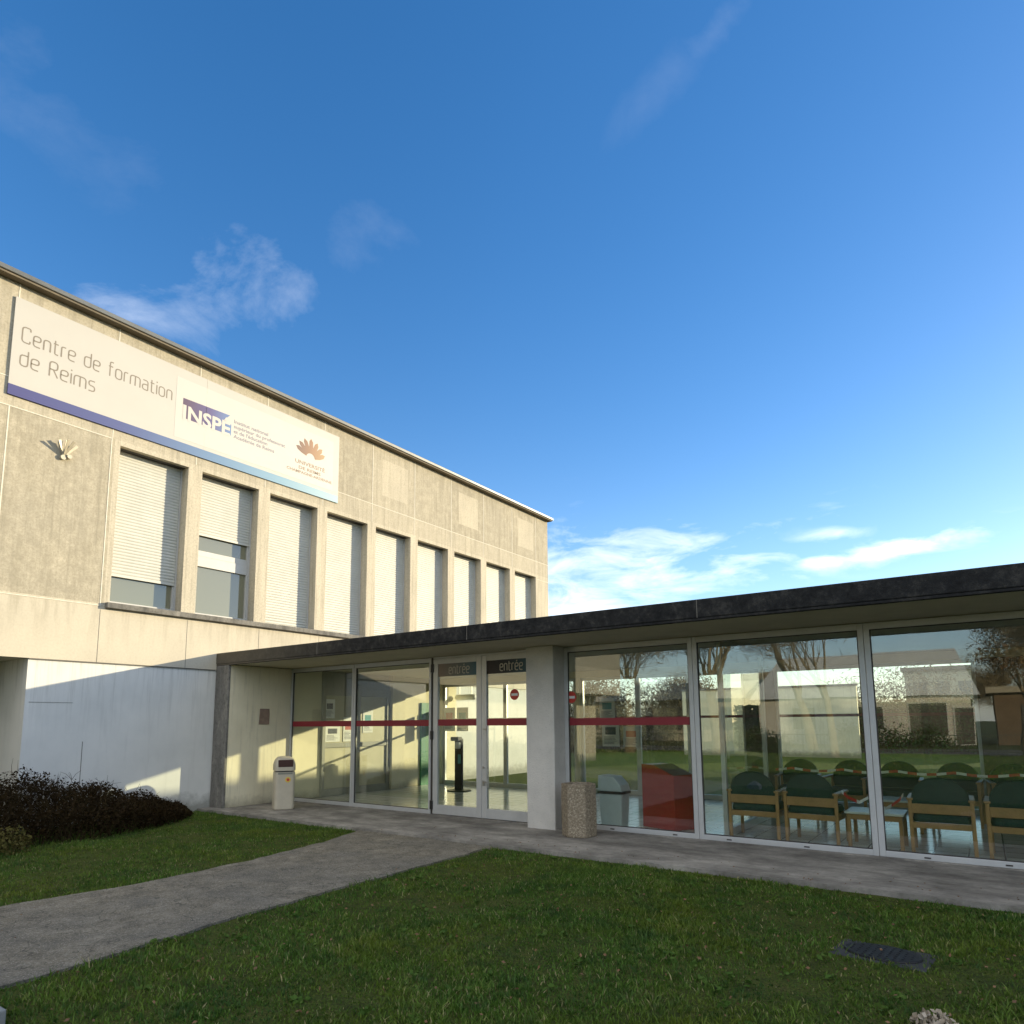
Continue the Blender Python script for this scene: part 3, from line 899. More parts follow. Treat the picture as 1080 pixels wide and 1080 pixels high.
notice("notice", "pale sheet with teal picture at the right of a pair on the rear glazing", 1.22, YB + .05, 1.30, .36, .58, 't', 'y')
notice("notice", "white sheet with dark mark low on the rear glazing, right of the column", 5.27, YB + .05, .98, .40, .52, 'd', 'y')
notice("notice", "white sheet with teal picture above the low pair on the rear glazing", 5.20, YB + .05, 1.55, .36, .45, 't', 'y')
notice("notice", "white sheet with red mark low on the rear glazing, nearest the lectern-shaped red box", 5.74, YB + .05, .98, .36, .42, 'r', 'y')

# round tubular fitting above the rear glazing
tf = thing("light_fitting", (.78, 7.0, 2.2), "white rounded tubular light fitting below the lobby ceiling", "lamp")
q = MB(); q.tube([(.47, 7.0, 2.16), (.51, 7.0, 2.16), (1.08, 7.0, 2.16), (1.12, 7.0, 2.16)], [.05, .075, .075, .05], 16); q.build("tube_cover", 'white', tf, 0, True)
q = MB(); q.box(.58, .60, 6.99, 7.01, 2.22, 2.606); q.box(.98, 1.0, 6.99, 7.01, 2.22, 2.606); q.build("hanger", 'alu', tf)

# plaque on the porch wall
pq = MB(); pq.prism([(1.175, 1.50), (1.40, 1.50), (1.405, 1.70), (1.395, 1.80), (1.19, 1.80), (1.18, 1.64)], XW + .001, XW + .014, 0)
tag(pq.build("wall_plaque", 'plaque', None, .003), "small brown weathered plaque on the cream porch wall", "plaque")

# interior glass partition near the chairs
pt = thing("glass_partition", (8.95, 3.2, 0), "slim aluminium framed glass partition standing inside beside the green chairs", "partition")
q = MB()
for y in (2.25, 4.3): q.box(8.92, 8.98, y, y + .07, 0, 2.60)
q.box(8.92, 8.98, 2.32, 4.3, 0, .1); q.box(8.92, 8.98, 2.32, 4.3, 2.5, 2.60)
q.build("frame", 'alu', pt, .003)
bx("glass", 'glass_back', pt, 8.946, 8.954, 2.32, 4.3, .1, 2.5)

# ------------------------------------------------------------------ litter bins, box, stand
lb = thing("litter_bin", (1.384, 1.055, 0), "cream dome-topped litter bin with round orange sticker against the porch wall", "litter bin")
def rrect(cx, cy, a, b_, r, n=6):
    out = []
    for sx, sy, a0 in ((1, 1, 0), (-1, 1, 90), (-1, -1, 180), (1, -1, 270)):
        for k in range(n + 1):
            t_ = R(a0 + 90 * k / n)
            out.append((cx + sx * (a - r) + r * math.cos(t_), cy + sy * (b_ - r) + r * math.sin(t_)))
    return out
def loft(mb, rings):
    i0 = len(mb.v); n = len(rings[0][0])
    for ring, z in rings:
        for p in ring: mb.v.append((p[0], p[1], z))
    for k in range(len(rings) - 1):
        for j_ in range(n):
            a = i0 + k * n + j_; b_ = i0 + k * n + (j_ + 1) % n
            mb.f.append((a, b_, b_ + n, a + n))
    mb.f.append(tuple(range(i0, i0 + n))[::-1]); e = i0 + (len(rings) - 1) * n; mb.f.append(tuple(range(e, e + n)))
BA = .172
def lbb(q, name, mat, **kw):
    o = q.build(name, mat, None, **kw); o.parent = lb
lb.location = (1.384, 1.06, 0); lb.rotation_euler.z = R(62)
q = MB(); loft(q, [(rrect(0, 0, BA - .01, BA - .01, .06), 0), (rrect(0, 0, BA, BA, .06), .015), (rrect(0, 0, BA, BA, .06), .655)]); lbb(q, "body", 'cream_plastic')
rings = [(rrect(0, 0, BA + .006, BA + .006, .06), .675), (rrect(0, 0, BA + .006, BA + .006, .06), .74)]
for k in range(1, 10):
    a = R(90 * k / 9.4); s_ = math.cos(a) ** .55
    rings.append((rrect(0, 0, (BA + .006) * s_, (BA + .006) * s_, .06 * s_), .74 + .19 * math.sin(a)))
q = MB(); loft(q, rings); lbb(q, "dome_lid", 'cream_plastic', smooth=False, bevel=.004)
q = MB(); loft(q, [(rrect(0, 0, BA - .02, BA - .02, .05), .655), (rrect(0, 0, BA - .02, BA - .02, .05), .675)]); lbb(q, "gap", 'black')
q = MB(); q.box(-.128, .128, -BA - .010, -BA + .06, .742, .868); lbb(q, "flap", 'brownflap', bevel=.01)
q = MB(); q.box(-.13, .12, -BA - .004, -BA - .0005, .615, .648); lbb(q, "label_strip", 'greydoor')
q = MB(); q.tube([(.045, -BA - .0005, .52), (.045, -BA - .003, .52)], .05, 20); lbb(q, "sticker_ring", 'stickyel')
q = MB(); q.tube([(.045, -BA - .0031, .52), (.045, -BA - .005, .52)], .026, 20); lbb(q, "sticker_centre", 'stickred')

ab = thing("aggregate_bin", (7.27, 1.40, 0), "six-sided pebbled concrete litter bin at the foot of the pale column", "litter bin")
q = MB(); n = 6; ro = .235
def hexr(r, z): return ([(7.27 + r * math.cos(2 * math.pi * k / n + .367), 1.36 + r * math.sin(2 * math.pi * k / n + .367)) for k in range(n)], z)
loft(q, [hexr(ro, 0), hexr(ro * 1.02, .3), hexr(ro * 1.0, .685), hexr(ro * .84, .685), hexr(ro * .8, .12)])
q.build("body", 'aggregate', ab, .012)
q = MB(); loft(q, [hexr(ro * .79, .13), hexr(ro * .815, .62), hexr(ro * .78, .625), hexr(ro * .76, .2)]); q.build("liner", 'black', ab)

ib = thing("swing_bin", (7.25, 2.55, 0), "grey plastic swing-top bin indoors behind the pebbled concrete bin", "litter bin")
q = MB(); bcx, bcy = 7.22, 2.52
loft(q, [(rrect(bcx, bcy, .165, .13, .03), 0), (rrect(bcx, bcy, .19, .15, .03), .45)]); q.build("body", 'bin', ib)
q = MB(); loft(q, [(rrect(bcx, bcy, .205, .165, .03), .452), (rrect(bcx, bcy, .205, .165, .03), .485)]); q.build("rim", 'black', ib)
q = MB(); q.prism([(bcx - .195, .487), (bcx + .195, .487), (bcx + .17, .58), (bcx + .06, .70), (bcx - .185, .715)], bcy - .155, bcy + .155, 1); q.build("swing_lid", 'bin', ib, .012)

rb = thing("red_box", (8.0, 2.6, 0), "tall dark red box with slanted top standing indoors behind the glass", "box")
q = MB(); q.prism([(-.31, 0), (.31, 0), (.31, .745), (-.08, .88), (-.31, .885)], -.2, .2, 1)
o = q.build("body", 'red', None, .004); o.parent = rb; o.rotation_euler.z = R(-22); o.location = (0, .06, 0)
q = MB(); q.prism([(-.075, .882), (.305, .7505), (.305, .754), (-.075, .886)], -.19, .19, 1)
o = q.build("slanted_top", 'redtop', None); o.parent = rb; o.rotation_euler.z = R(-22); o.location = (0, .06, 0)

sn = thing("sanitizer_stand", (2.08, 5.17, 0), "black sanitizer dispenser post on a round base inside the entrance doors", "stand")
q = MB(); q.lathe(2.08, 5.17, [(.27, 0), (.27, .012), (.25, .02), (.02, .024)], 28); q.build("base", 'black', sn)
q = MB(); q.box(1.98, 2.18, 5.13, 5.20, .02, 1.15); q.build("post", 'black', sn, .01)
q = MB(); q.box(1.98, 2.20, 4.98, 5.13, 1.10, 1.19); q.build("hood", 'black', sn, .015)
q = MB(); q.box(2.06, 2.17, 5.04, 5.12, .93, 1.07); q.build("bottle", 'white', sn, .015)
q = MB(); q.box(2.08, 2.16, 5.126, 5.13, .60, .80); q.build("label_plate", 'inkteal', sn)

# ------------------------------------------------------------------ chairs, tables
def make_chair():
    t_ = thing("green_chair", (0, 0, 0), "", "chair")
    W, Dp, lt = .31, .27, .038
    for sx in (-1, 1):
        for sy, h in ((-1, .60), (1, .60)):
            x = sx * (W - lt / 2); y = sy * Dp
            q = MB(); q.box(x - lt / 2, x + lt / 2, y - lt / 2, y + lt / 2, 0, h); q.build("leg", 'oak', t_, .004)
        q = MB(); q.box(sx * (W - lt / 2) - .032, sx * (W - lt / 2) + .032, -Dp - .03, Dp + .04, .601, .628); q.build("armrest", 'oak', t_, .008)
    q = MB(); q.box(-W + lt, W - lt, -Dp - .014, -Dp + .012, .46, .565); q.build("back_rail", 'oak', t_, .005)
    q = MB()
    q.box(-W + lt, W - lt, -Dp - .012, -Dp + .012, .30, .365); q.box(-W + lt, W - lt, Dp - .012, Dp + .012, .30, .365)
    q.box(-W + .008, -W + .03, -Dp + lt / 2, Dp - lt / 2, .30, .365); q.box(W - .03, W - .008, -Dp + lt / 2, Dp - lt / 2, .30, .365)
    q.build("seat_rail", 'oak', t_, .004)
    # seat cushion
    q = MB(); loft(q, [(rrect(0, .0, W - .045, Dp + .0, .05), .367), (rrect(0, 0, W - .035, Dp + .01, .06), .40), (rrect(0, .0, W - .05, Dp - .01, .06), .455)])
    q.build("seat", 'green', t_, .01, True)
    # rounded backrest, leaning back slightly
    pts = [(-.255, .46), (.255, .46), (.27, .54)]
    for k in range(0, 13):
        a = math.pi * k / 12
        pts.append((.275 * math.cos(a), .60 + .265 * math.sin(a) ** .85))
    pts.append((-.27, .54))
    q = MB(); i0 = 0
    rows = [(-.035, .97), (-.05, 1.0), (-.01, 1.0), (.012, .96)]
    for dy, s_ in rows:
        for px_, pz in pts:
            lean = -(pz - .46) * .16
            q.v.append((px_ * s_, -Dp + .055 + dy + lean, .66 + (pz - .66) * s_))
    n_ = len(pts)
    for k in range(3):
        for j_ in range(n_):
            a = k * n_ + j_; b_ = k * n_ + (j_ + 1) % n_
            q.f.append((a, b_, b_ + n_, a + n_))
    q.f.append(tuple(range(n_))); q.f.append(tuple(range(3 * n_, 4 * n_)))
    q.build("backrest", 'green', t_, .008)
    return t_
ch0 = make_chair()
spots = [
    (9.315, 2.48, 0, "green upholstered chair with wooden arms, back to the glass, nearest the aluminium partition"),
    (10.0, 2.53, 0, "green upholstered chair with wooden arms, back to the glass, just left of the low table"),
    (11.33, 2.50, 0, "green upholstered chair with wooden arms, back to the glass, just right of the low table"),
    (12.06, 2.52, 0, "green upholstered chair with wooden arms, back to the glass, cut by the photo's right edge"),
    (9.25, 5.1, 180, "dark green chair of the far row, half hidden behind the chair by the partition"),
    (9.98, 5.1, 180, "dark green chair of the far row, showing above the chair left of the low table"),
    (10.68, 5.1, 180, "dark green chair of the far row, behind the window mullion beside the tape"),
    (11.40, 5.1, 180, "dark green chair of the far row, behind the chair right of the low table"),
    (12.10, 5.1, 180, "dark green chair of the far row, furthest to the right along the tape"),
]
for i, (x, y, a, lab) in enumerate(spots):
    o = ch0 if i == 0 else copy_tree(ch0)
    o.location = (x, y, 0); o.rotation_euler.z = R(a + (1.2, -2.4, 1.6, -1.5, 4, -5, 3, -3.5, 6)[i]); o['label'] = lab; o['group'] = "green chairs in the waiting area"

def low_table(x, y, lab):
    t_ = thing("low_table", (x, y, 0), lab, "table", "low tables between the chairs")
    bx("tabletop", 'tabletop', t_, x - .31, x + .31, y - .27, y + .27, .395, .42, bevel=.005)
    q = MB(); q.box(x - .27, x + .27, y - .245, y - .225, .33, .393); q.box(x - .27, x + .27, y + .225, y + .245, .33, .393)
    q.box(x - .285, x - .265, y - .22, y + .22, .33, .393); q.box(x + .265, x + .285, y - .22, y + .22, .33, .393); q.build("apron", 'oak', t_)
    for sx in (-1, 1):
        for sy in (-1, 1):
            q = MB(); q.box(x + sx * .27 - .02, x + sx * .27 + .02, y + sy * .23 - .02, y + sy * .23 + .02, 0, .394); q.build("leg", 'oak', t_, .003)
low_table(10.66, 2.58, "low pale-topped wooden table between two green chairs next to the glass")
low_table(10.75, 4.1, "low pale-topped wooden table further inside, beyond the front row of chairs")

# barrier tape slung over the far row
m, T = new_mat("barrier_tape"); MAT['tape'] = m
xx = T.xyz(T.coord())[0]
finish(T, T.mix((xx * 4.2).frac().gt(.5), (.72, .72, .70), (.5, .03, .03)), .4)
q = MB(); prev = None
path_t = []
for k in range(61):
    x = 9.0 + 3.6 * k / 60
    sag = .035 * abs(math.sin((x - 9.25) / .72 * math.pi))
    path_t.append((x, 4.72 + .01 * math.sin(x * 9), .735 - sag))
for a, b_ in zip(path_t, path_t[1:]):
    q.face([(a[0], a[1], a[2]), (b_[0], b_[1], b_[2]), (b_[0], b_[1] + .012, b_[2] + .035), (a[0], a[1] + .012, a[2] + .035)])
loop = [(10.34, 2.3, .63), (10.40, 2.35, .56), (10.50, 2.45, .50), (10.60, 2.5, .56), (10.66, 2.55, .50), (10.75, 2.6, .425)]
loop2 = [(10.98, 2.3, .63), (10.93, 2.4, .56), (10.82, 2.5, .47), (10.76, 2.6, .426)]
for L_ in (loop, loop2):
    for a, b_ in zip(L_, L_[1:]):
        q.face([a, b_, (b_[0], b_[1] + .02, b_[2] + .035), (a[0], a[1] + .02, a[2] + .035)])
o = q.build("barrier_tape", 'tape', None); sd = o.modifiers.new('s', 'SOLIDIFY'); sd.thickness = .001
tag(o, "red and white striped barrier tape slung across the waiting-room chairs", "tape")

# ------------------------------------------------------------------ manhole, marker post
mh = thing("manhole_cover", (11.13, -1.43, -.066), "dark oval iron manhole cover set in a frame in the lawn", "manhole")
mh.rotation_euler.z = R(-6)
def loc_build(q, name, mat, parent, **kw):
    o = q.build(name, mat, None, **kw); o.parent = parent; return o
q = MB(); loc_build(q.box(-.29, .29, -.195, .195, -.08, .022), "frame", 'ironframe', mh, bevel=.012)
q = MB(); q.prism([(.235 * math.cos(2 * math.pi * k / 40), .165 * math.sin(2 * math.pi * k / 40)) for k in range(40)], .0, .034); loc_build(q, "cover", 'iron', mh, bevel=.008)
q = MB(); i = 0
for k in range(-4, 5):
    for l in range(-3, 4):
        if (k * .045 / .2) ** 2 + (l * .04 / .135) ** 2 < 1: q.box(k * .045 - .007, k * .045 + .007, l * .04 - .006, l * .04 + .006, .0342, .0365)
loc_build(q, "grip_pattern", 'iron', mh)
mp = MB(); px, py = 7.43, -5.30
mp.prism([(px - .13, py - .13), (px + .13, py - .13), (px + .13, py + .13), (px - .13, py + .13)], -.1, .05)
i = len(mp.v); mp.v += [(px - .13, py - .13, .0502), (px + .13, py - .13, .0502), (px + .13, py + .13, .0502), (px - .13, py + .13, .0502), (px - .03, py - .03, .14), (px + .03, py - .03, .14), (px + .03, py + .03, .14), (px - .03, py + .03, .14)]
mp.f += [(i + 4, i + 5, i + 6, i + 7)] + [(i + k, i + (k + 1) % 4, i + 4 + (k + 1) % 4, i + 4 + k) for k in range(4)]
tag(mp.build("marker_post", 'stonepost', None, .006), "pale concrete marker post with sloping top at the lawn corner by the path", "post")


# ------------------------------------------------------------------ vegetation
def fast_mesh(name, V, F, mat, parent=None, attr=None):
    me = bpy.data.meshes.new(name)
    V = np.asarray(V, np.float32); F = np.asarray(F, np.int32)
    n, k = F.shape
    me.vertices.add(len(V)); me.vertices.foreach_set('co', V.ravel())
    me.loops.add(n * k); me.loops.foreach_set('vertex_index', F.ravel())
    me.polygons.add(n); me.polygons.foreach_set('loop_start', np.arange(0, n * k, k, dtype=np.int32))
    me.polygons.foreach_set('loop_total', np.full(n, k, np.int32))
    if attr is not None:
        a = me.attributes.new('tint', 'FLOAT', 'POINT'); a.data.foreach_set('value', np.asarray(attr, np.float32))
    me.update(); me.validate()
    me.materials.append(MAT[mat])
    o = bpy.data.objects.new(name, me); COL.objects.link(o)
    if parent is not None: o.parent = parent
    return o


RNG = np.random.default_rng(11)
def leaves(centers, size, rng, flat=.0, aspect=.5):
    """small pointed diamond leaves with random directions"""
    n = len(centers)
    d = rng.normal(size=(n, 3)); d[:, 2] *= (1 - flat); d /= np.linalg.norm(d, axis=1)[:, None]
    e = rng.normal(size=(n, 3)); e -= d * (e * d).sum(1)[:, None]; e /= np.linalg.norm(e, axis=1)[:, None]
    s = size * rng.uniform(.6, 1.3, (n, 1))
    V = np.stack([centers - d * s * .5, centers + e * s * aspect * .5, centers + d * s * .5, centers - e * s * aspect * .5], 1).reshape(-1, 3)
    F = np.arange(4 * n).reshape(-1, 4)
    return V, F


def in_poly_path(x, y):
    """true where the path lies (blades keep off)"""
    L = np.interp(-y, [-p[1] for p in pathL], [p[0] for p in pathL])
    Rr = np.interp(-y, [-p[1] for p in pathR], [p[0] for p in pathR])
    jl = .035 * np.sin(y * 9.1) * np.sin(y * 23.7 + 1) + RNG.normal(0, .018, len(x)); jr = .04 * np.sin(y * 7.3 + 2) * np.sin(y * 19.1) + RNG.normal(0, .018, len(x))
    return (x > L + jl) & (x < Rr - jr)


def grass():
    xs = []; ys = []
    zones = [(-16, 16, -24, -10.2, 330), (8.0, 13.2, -4.6, .24, 5600), (6.6, 10.0, -6.0, .24, 4200), (0.0, 5.1, -6.2, .24, 3300), (11, 14, -5, -2, 2200)]
    for x0, x1, y0, y1, dens in zones:
        n = int((x1 - x0) * (y1 - y0) * dens)
        xs.append(RNG.uniform(x0, x1, n)); ys.append(RNG.uniform(y0, y1, n))
    x = np.concatenate(xs); y = np.concatenate(ys)
    # clumps
    n = len(x); cl = RNG.random(n) < .55
    cxs = np.round(x / .06) * .06 + RNG.normal(0, .014, n); cys = np.round(y / .06) * .06 + RNG.normal(0, .014, n)
    jx = (np.sin(np.round(x / .06) * 127.1 + np.round(y / .06) * 311.7) * 43758.5) % 1; jy = (np.sin(np.round(x / .06) * 269.5 + np.round(y / .06) * 183.3) * 43758.5) % 1
    x = np.where(cl, cxs + (jx - .5) * .07, x); y = np.where(cl, cys + (jy - .5) * .07, y)
    keep = ~in_poly_path(x, y) & (y < .25 + .03 * np.sin(x * 6.1) * np.sin(x * 17.3 + 1) + RNG.normal(0, .018, n))
    keep &= ~((np.abs(x - 11.13) < .25 + RNG.normal(0, .02, n)) & (np.abs(y + 1.43) < .155 + RNG.normal(0, .02, n)))
    keep &= ~((np.abs(x - 7.43) < .12) & (np.abs(y + 5.30) < .12))
    # bare and thin patches
    pat = np.sin(x * 2.1 + 1.3 * np.sin(y * 1.7)) * np.sin(y * 2.6 + 1.1 * np.sin(x * 1.9)) + .5 * np.sin(x * 7.3 + y * 3.1) * np.sin(y * 6.7 - x * 2.2)
    keep &= RNG.random(n) < np.clip(.80 + .45 * pat, .22, 1)
    x = x[keep]; y = y[keep]; pat = pat[keep]; n = len(x)
    h = RNG.gamma(4, .0042, n) * np.clip(1 + .45 * pat, .45, 1.7) + .007
    w_ = RNG.uniform(.0022, .0050, n)
    far_ = y < -9
    h = np.where(far_, h * 2.2, h); w_ = np.where(far_, w_ * 3.2, w_)
    a = RNG.uniform(0, 2 * np.pi, n); b = RNG.uniform(0, 2 * np.pi, n)
    lean = h * RNG.uniform(.1, 1.1, n)
    z0 = -.052
    dx, dy = np.cos(a) * w_, np.sin(a) * w_
    lx, ly = np.cos(b) * lean, np.sin(b) * lean
    base = np.stack([x, y, np.full(n, z0)], 1)
    v0 = base + np.stack([-dx, -dy, 0 * x], 1); v1 = base + np.stack([dx, dy, 0 * x], 1)
    mid = base + np.stack([lx * .35, ly * .35, h * .6], 1)
    v2 = mid + np.stack([dx * .8, dy * .8, 0 * x], 1); v3 = mid - np.stack([dx * .8, dy * .8, 0 * x], 1)
    v4 = base + np.stack([lx, ly, h], 1)
    V = np.stack([v0, v1, v2, v3, v4], 1).reshape(-1, 3)
    i = np.arange(n)[:, None] * 5
    F = np.concatenate([i + np.array([[0, 1, 2]]), i + np.array([[0, 2, 3]]), i + np.array([[3, 2, 4]])])
    p2 = np.sin(x * 4.9 + 2 * np.sin(y * 3.7)) * np.sin(y * 5.3 + 1.7 * np.sin(x * 4.1))
    t = np.clip(RNG.normal(.42, .22, n) + .12 * pat + .16 * p2, 0, .97); t[RNG.random(n) < .045] = 1
    o = fast_mesh("grass", V, F, 'grass', None, np.repeat(t, 5))
    return structure(o, 'stuff')
grass()
# scattered dead leaves and clods on the lawn
lx = RNG.uniform(6.9, 13, 700); ly = RNG.uniform(-5.5, .1, 700)
C_ = np.stack([lx, ly, RNG.uniform(-.035, -.012, 700)], 1)
V, F = leaves(C_, .026, RNG, .6, .6)
structure(fast_mesh("leaf_litter", V, F, 'brownleaf'), 'stuff')


# broad-leaved weeds: flat rosettes
nw = 190
wx = RNG.uniform(6.8, 13, nw); wy = RNG.uniform(-5.4, .1, nw)
ww = np.concatenate([np.stack([wx + RNG.normal(0, .022, nw), wy + RNG.normal(0, .022, nw), RNG.uniform(-.04, -.02, nw)], 1) for _ in range(9)])
V, F = leaves(ww, .042, RNG, .72, .6)
structure(fast_mesh("weeds", V, F, 'weedleaf'), 'stuff')
lx = RNG.uniform(4.6, 13, 260); ly = np.where(RNG.random(260) < .5, RNG.uniform(-5, 1.6, 260), .3 + np.abs(RNG.normal(0, .25, 260)))
on = (ly > .27) | ((lx > 4.95) & (lx < 6.6)); lx, ly = lx[on], ly[on]
V, F = leaves(np.stack([lx, ly, np.where(ly > .27, .004, -.024)], 1), .02, RNG, .93, .6)
structure(fast_mesh("path_litter", V, F, 'brownleaf'), 'stuff')


def twig_mesh(mb, roots, rng, length, rad, spread, levels=2):
    for p in roots:
        p = Vector(p)
        d = Vector((rng.gauss(0, spread), rng.gauss(0, spread), 1)).normalized()
        pts = [p]; L_ = length(p) * rng.uniform(.7, 1.12)
        for k in range(4):
            d = (d + Vector((rng.gauss(0, .22), rng.gauss(0, .22), rng.gauss(0, .12)))).normalized()
            pts.append(pts[-1] + d * L_ / 4)
        mb.tube(pts, [rad, rad * .8, rad * .6, rad * .45, rad * .25], 4, False)
        for k in range(levels * 2):
            a = pts[rng.randint(1, 4)]
            e = (d + Vector((rng.gauss(0, .9), rng.gauss(0, .9), rng.gauss(.1, .5)))).normalized()
            l2 = L_ * rng.uniform(.18, .4)
            m_ = a + e * l2 * .5
            mb.tube([a, m_, m_ + (e + Vector((rng.gauss(0, .4), rng.gauss(0, .4), rng.gauss(0, .3)))).normalized() * l2 * .5], [rad * .5, rad * .4, rad * .2], 3, False)


hd = thing("hedge", (.85, -2.6, -.05), "low dark twiggy winter hedge along the foot of the white wall", "hedge")
def hedge_h(y): return float(np.interp(y, [-8, -5, -3, -2.2, -1.5, -.9, -.4, -.1], [.98, .95, .86, .74, .58, .40, .26, .12]))
def hedge_w(y): return float(np.interp(y, [-8, -3.2, -2.2, -1.4, -.6, -.1], [1.75, 1.62, 1.7, 1.5, .95, .4]))
rg = random.Random(21)
roots = []
for k in range(900):
    y = rg.uniform(-7.5, -.15); x = .12 + rg.random() * hedge_w(y) * .93
    roots.append((x, y, -.06))
q = MB()
def hl(p):
    W_ = hedge_w(p[1]); u = (p[0] - .12) / W_
    return hedge_h(p[1]) * (1 - .45 * max(0, u - .45) / .55)
twig_mesh(q, roots, rg, hl, .007, .22, 2)
off = wloc(hd); q.build("stems", 'twig', hd)
n = 62000
yy = RNG.uniform(-7.6, -.1, n); uu = RNG.random(n)
Wd = np.interp(yy, [-8, -3.2, -2.2, -1.4, -.6, -.1], [1.75, 1.62, 1.7, 1.5, .95, .4]); Hh = np.interp(yy, [-8, -5, -3, -2.2, -1.5, -.9, -.4, -.1], [.98, .95, .86, .74, .58, .40, .26, .12])
cap = Hh * (1 - .45 * np.clip(uu - .45, 0, 1) / .55) * (1 + .20 * np.sin(yy * 5.1) * np.sin(uu * 9 + yy * 2) + RNG.normal(0, .05, n))
zz = -.05 + cap * np.sqrt(RNG.random(n)) * .98
C_ = np.stack([.08 + uu * Wd, yy, zz], 1) - np.array(off)
hl_ = C_[: int(n * .6)]; ht_ = C_[int(n * .6):]
V, F = leaves(hl_, .05, RNG, 0, .5)
fast_mesh("foliage", V, F, 'hedgeleaf', hd)
V, F = leaves(ht_[::3] + np.array((0, 0, -.01)), .13, RNG, -.6, .045)
fast_mesh("fine_twigs", V, F, 'twig', hd)


def small_plant(name, x, y, r, h, nleaf, size, mat, label, cat, seed):
    t_ = thing(name, (x, y, -.05), label, cat)
    rg = random.Random(seed); rn = np.random.default_rng(seed)
    q = MB(); twig_mesh(q, [(x + rg.gauss(0, r * .4), y + rg.gauss(0, r * .4), -.06) for _ in range(16)], rg, lambda p: h * .9, .004, .45, 1)
    q.build("stems", 'twig', t_)
    th = rn.uniform(0, 2 * np.pi, nleaf); rr = r * np.sqrt(rn.random(nleaf))
    zz = h * rn.random(nleaf) * (1 - .5 * (rr / r) ** 2)
    V, F = leaves(np.stack([rr * np.cos(th), rr * np.sin(th), zz], 1), size, rn, 0, .55)
    fast_mesh("leaves", V, F, mat, t_)
small_plant("dry_plant", 11.49, -2.57, .105, .115, 200, .042, 'deadleaf', "clump of pale dry leaves in the near lawn", "plant", 4)
small_plant("yellowish_shrub", 1.86, -3.28, .26, .36, 620, .05, 'yellowleaf', "small yellowish shrub in front of the dark hedge at the grass edge", "shrub", 6)


# bare winter trees: recursive limbs
def bare_tree(name, x, y, h, r, seed, label, group, parent_leaf=None, fork=.32, lean=(0, 0)):
    t_ = thing(name, (x, y, -.05), label, "tree", group)
    rg = random.Random(seed); tips = []
    trunk = MB(); crown = MB()
    def limb(mb, p, d, L_, r0, lev):
        n_ = 5 if lev < 2 else 4
        pts = [p]; rs = [r0]
        for k in range(n_):
            d = (d + Vector((rg.gauss(0, .1), rg.gauss(0, .1), .05 if lev else .02))).normalized()
            pts.append(pts[-1] + d * L_ / n_); rs.append(r0 * (1 - .55 * (k + 1) / n_))
        mb.tube(pts, rs, 10 if lev == 0 else (6 if lev < 3 else 3), lev == 0)
        if lev >= 5: tips.append(pts[-1]); return
        nb = (4, 3, 4, 4, 3)[lev]
        for k in range(nb):
            i_ = rg.randint(2, n_) if k else n_
            if lev == 0: i_ = n_ - (k % 2)
            a = rg.uniform(0, 2 * math.pi); sp = rg.uniform(.35, .75) if lev else rg.uniform(.3, .6)
            o_ = d.orthogonal().normalized(); o_ = Matrix.Rotation(a, 3, d) @ o_
            nd = (d * math.cos(sp) + o_ * math.sin(sp)).normalized()
            nd.z += .12; nd.normalize()
            limb(crown, pts[i_], nd, L_ * rg.uniform(.55, .82), rs[i_] * rg.uniform(.55, .75), lev + 1)
    limb(trunk, Vector((x, y, -.1)), Vector((lean[0], lean[1], 1)).normalized(), h * fork, r, 0)
    trunk.build("trunk", 'bark', t_, 0, True); crown.build("branches", 'bark', t_, 0, True)
    rn = np.random.default_rng(seed + 500)
    c_ = np.array([tuple(p) for p in tips]); c_ = np.repeat(c_, 15, 0) + rn.normal(0, .32, (len(c_) * 15, 3)) - np.array((x, y, -.05))
    V, F = leaves(c_, .5, rn, .1, .045); fast_mesh("fine_twigs", V, F, 'bark', t_)
    if parent_leaf:
        rn = np.random.default_rng(seed)
        c_ = np.array([tuple(p) for p in tips]); c_ = c_[rn.random(len(c_)) < .8]
        c_ = np.repeat(c_, 7, 0) + rn.normal(0, .22, (len(c_) * 7, 3)) - np.array((x, y, -.05))
        V, F = leaves(c_, .13, rn, 0, .7); fast_mesh("leaves", V, F, parent_leaf, t_)
    return t_
G_ = "bare trees mirrored in the glazing"
bare_tree("bare_tree", -2.6, -20.2, 9.5, .30, 31, "bare tree with leaning trunk across the lawn, mirrored right of the column", G_, lean=(.12, .02))
bare_tree("bare_tree", 1.2, -22.0, 10.5, .36, 32, "tall forked bare tree across the lawn, mirrored behind the green chairs", G_)
bare_tree("bare_tree", -6.4, -21.5, 9.0, .26, 33, "slender bare tree across the lawn, mirrored closest to the column", G_)
bare_tree("bare_tree", 4.4, -27.5, 11, .3, 35, "bare tree across the road, mirrored in the upper middle pane", G_)
bare_tree("leafy_tree", 13.2, -24.5, 10.5, .22, 36, "winter tree still holding brown leaves, mirrored at the far right pane", "", 'brownleaf', fork=.22)
bare_tree("bare_tree", 6.6, -20.5, 9.5, .2, 38, "thin bare tree on the lawn, mirrored left of the far right mullion", G_)
bare_tree("bare_tree", -.6, -27.6, 11, .3, 39, "bare tree beside the road between the two lawn trees, mirrored in the middle pane", G_)
bare_tree("bare_tree", -15, -24, 11, .33, 37, "bare tree far across the lawn beyond the slender one", G_)
row0 = bare_tree("bare_tree", -14, -56, 10, .26, 51, "tall bare tree of the row behind the mirrored houses", "bare trees in a row behind the houses", fork=.22)
row1 = bare_tree("bare_tree", -8, -58, 11, .28, 52, "tall bare tree of the row behind the mirrored houses", "bare trees in a row behind the houses", fork=.2)
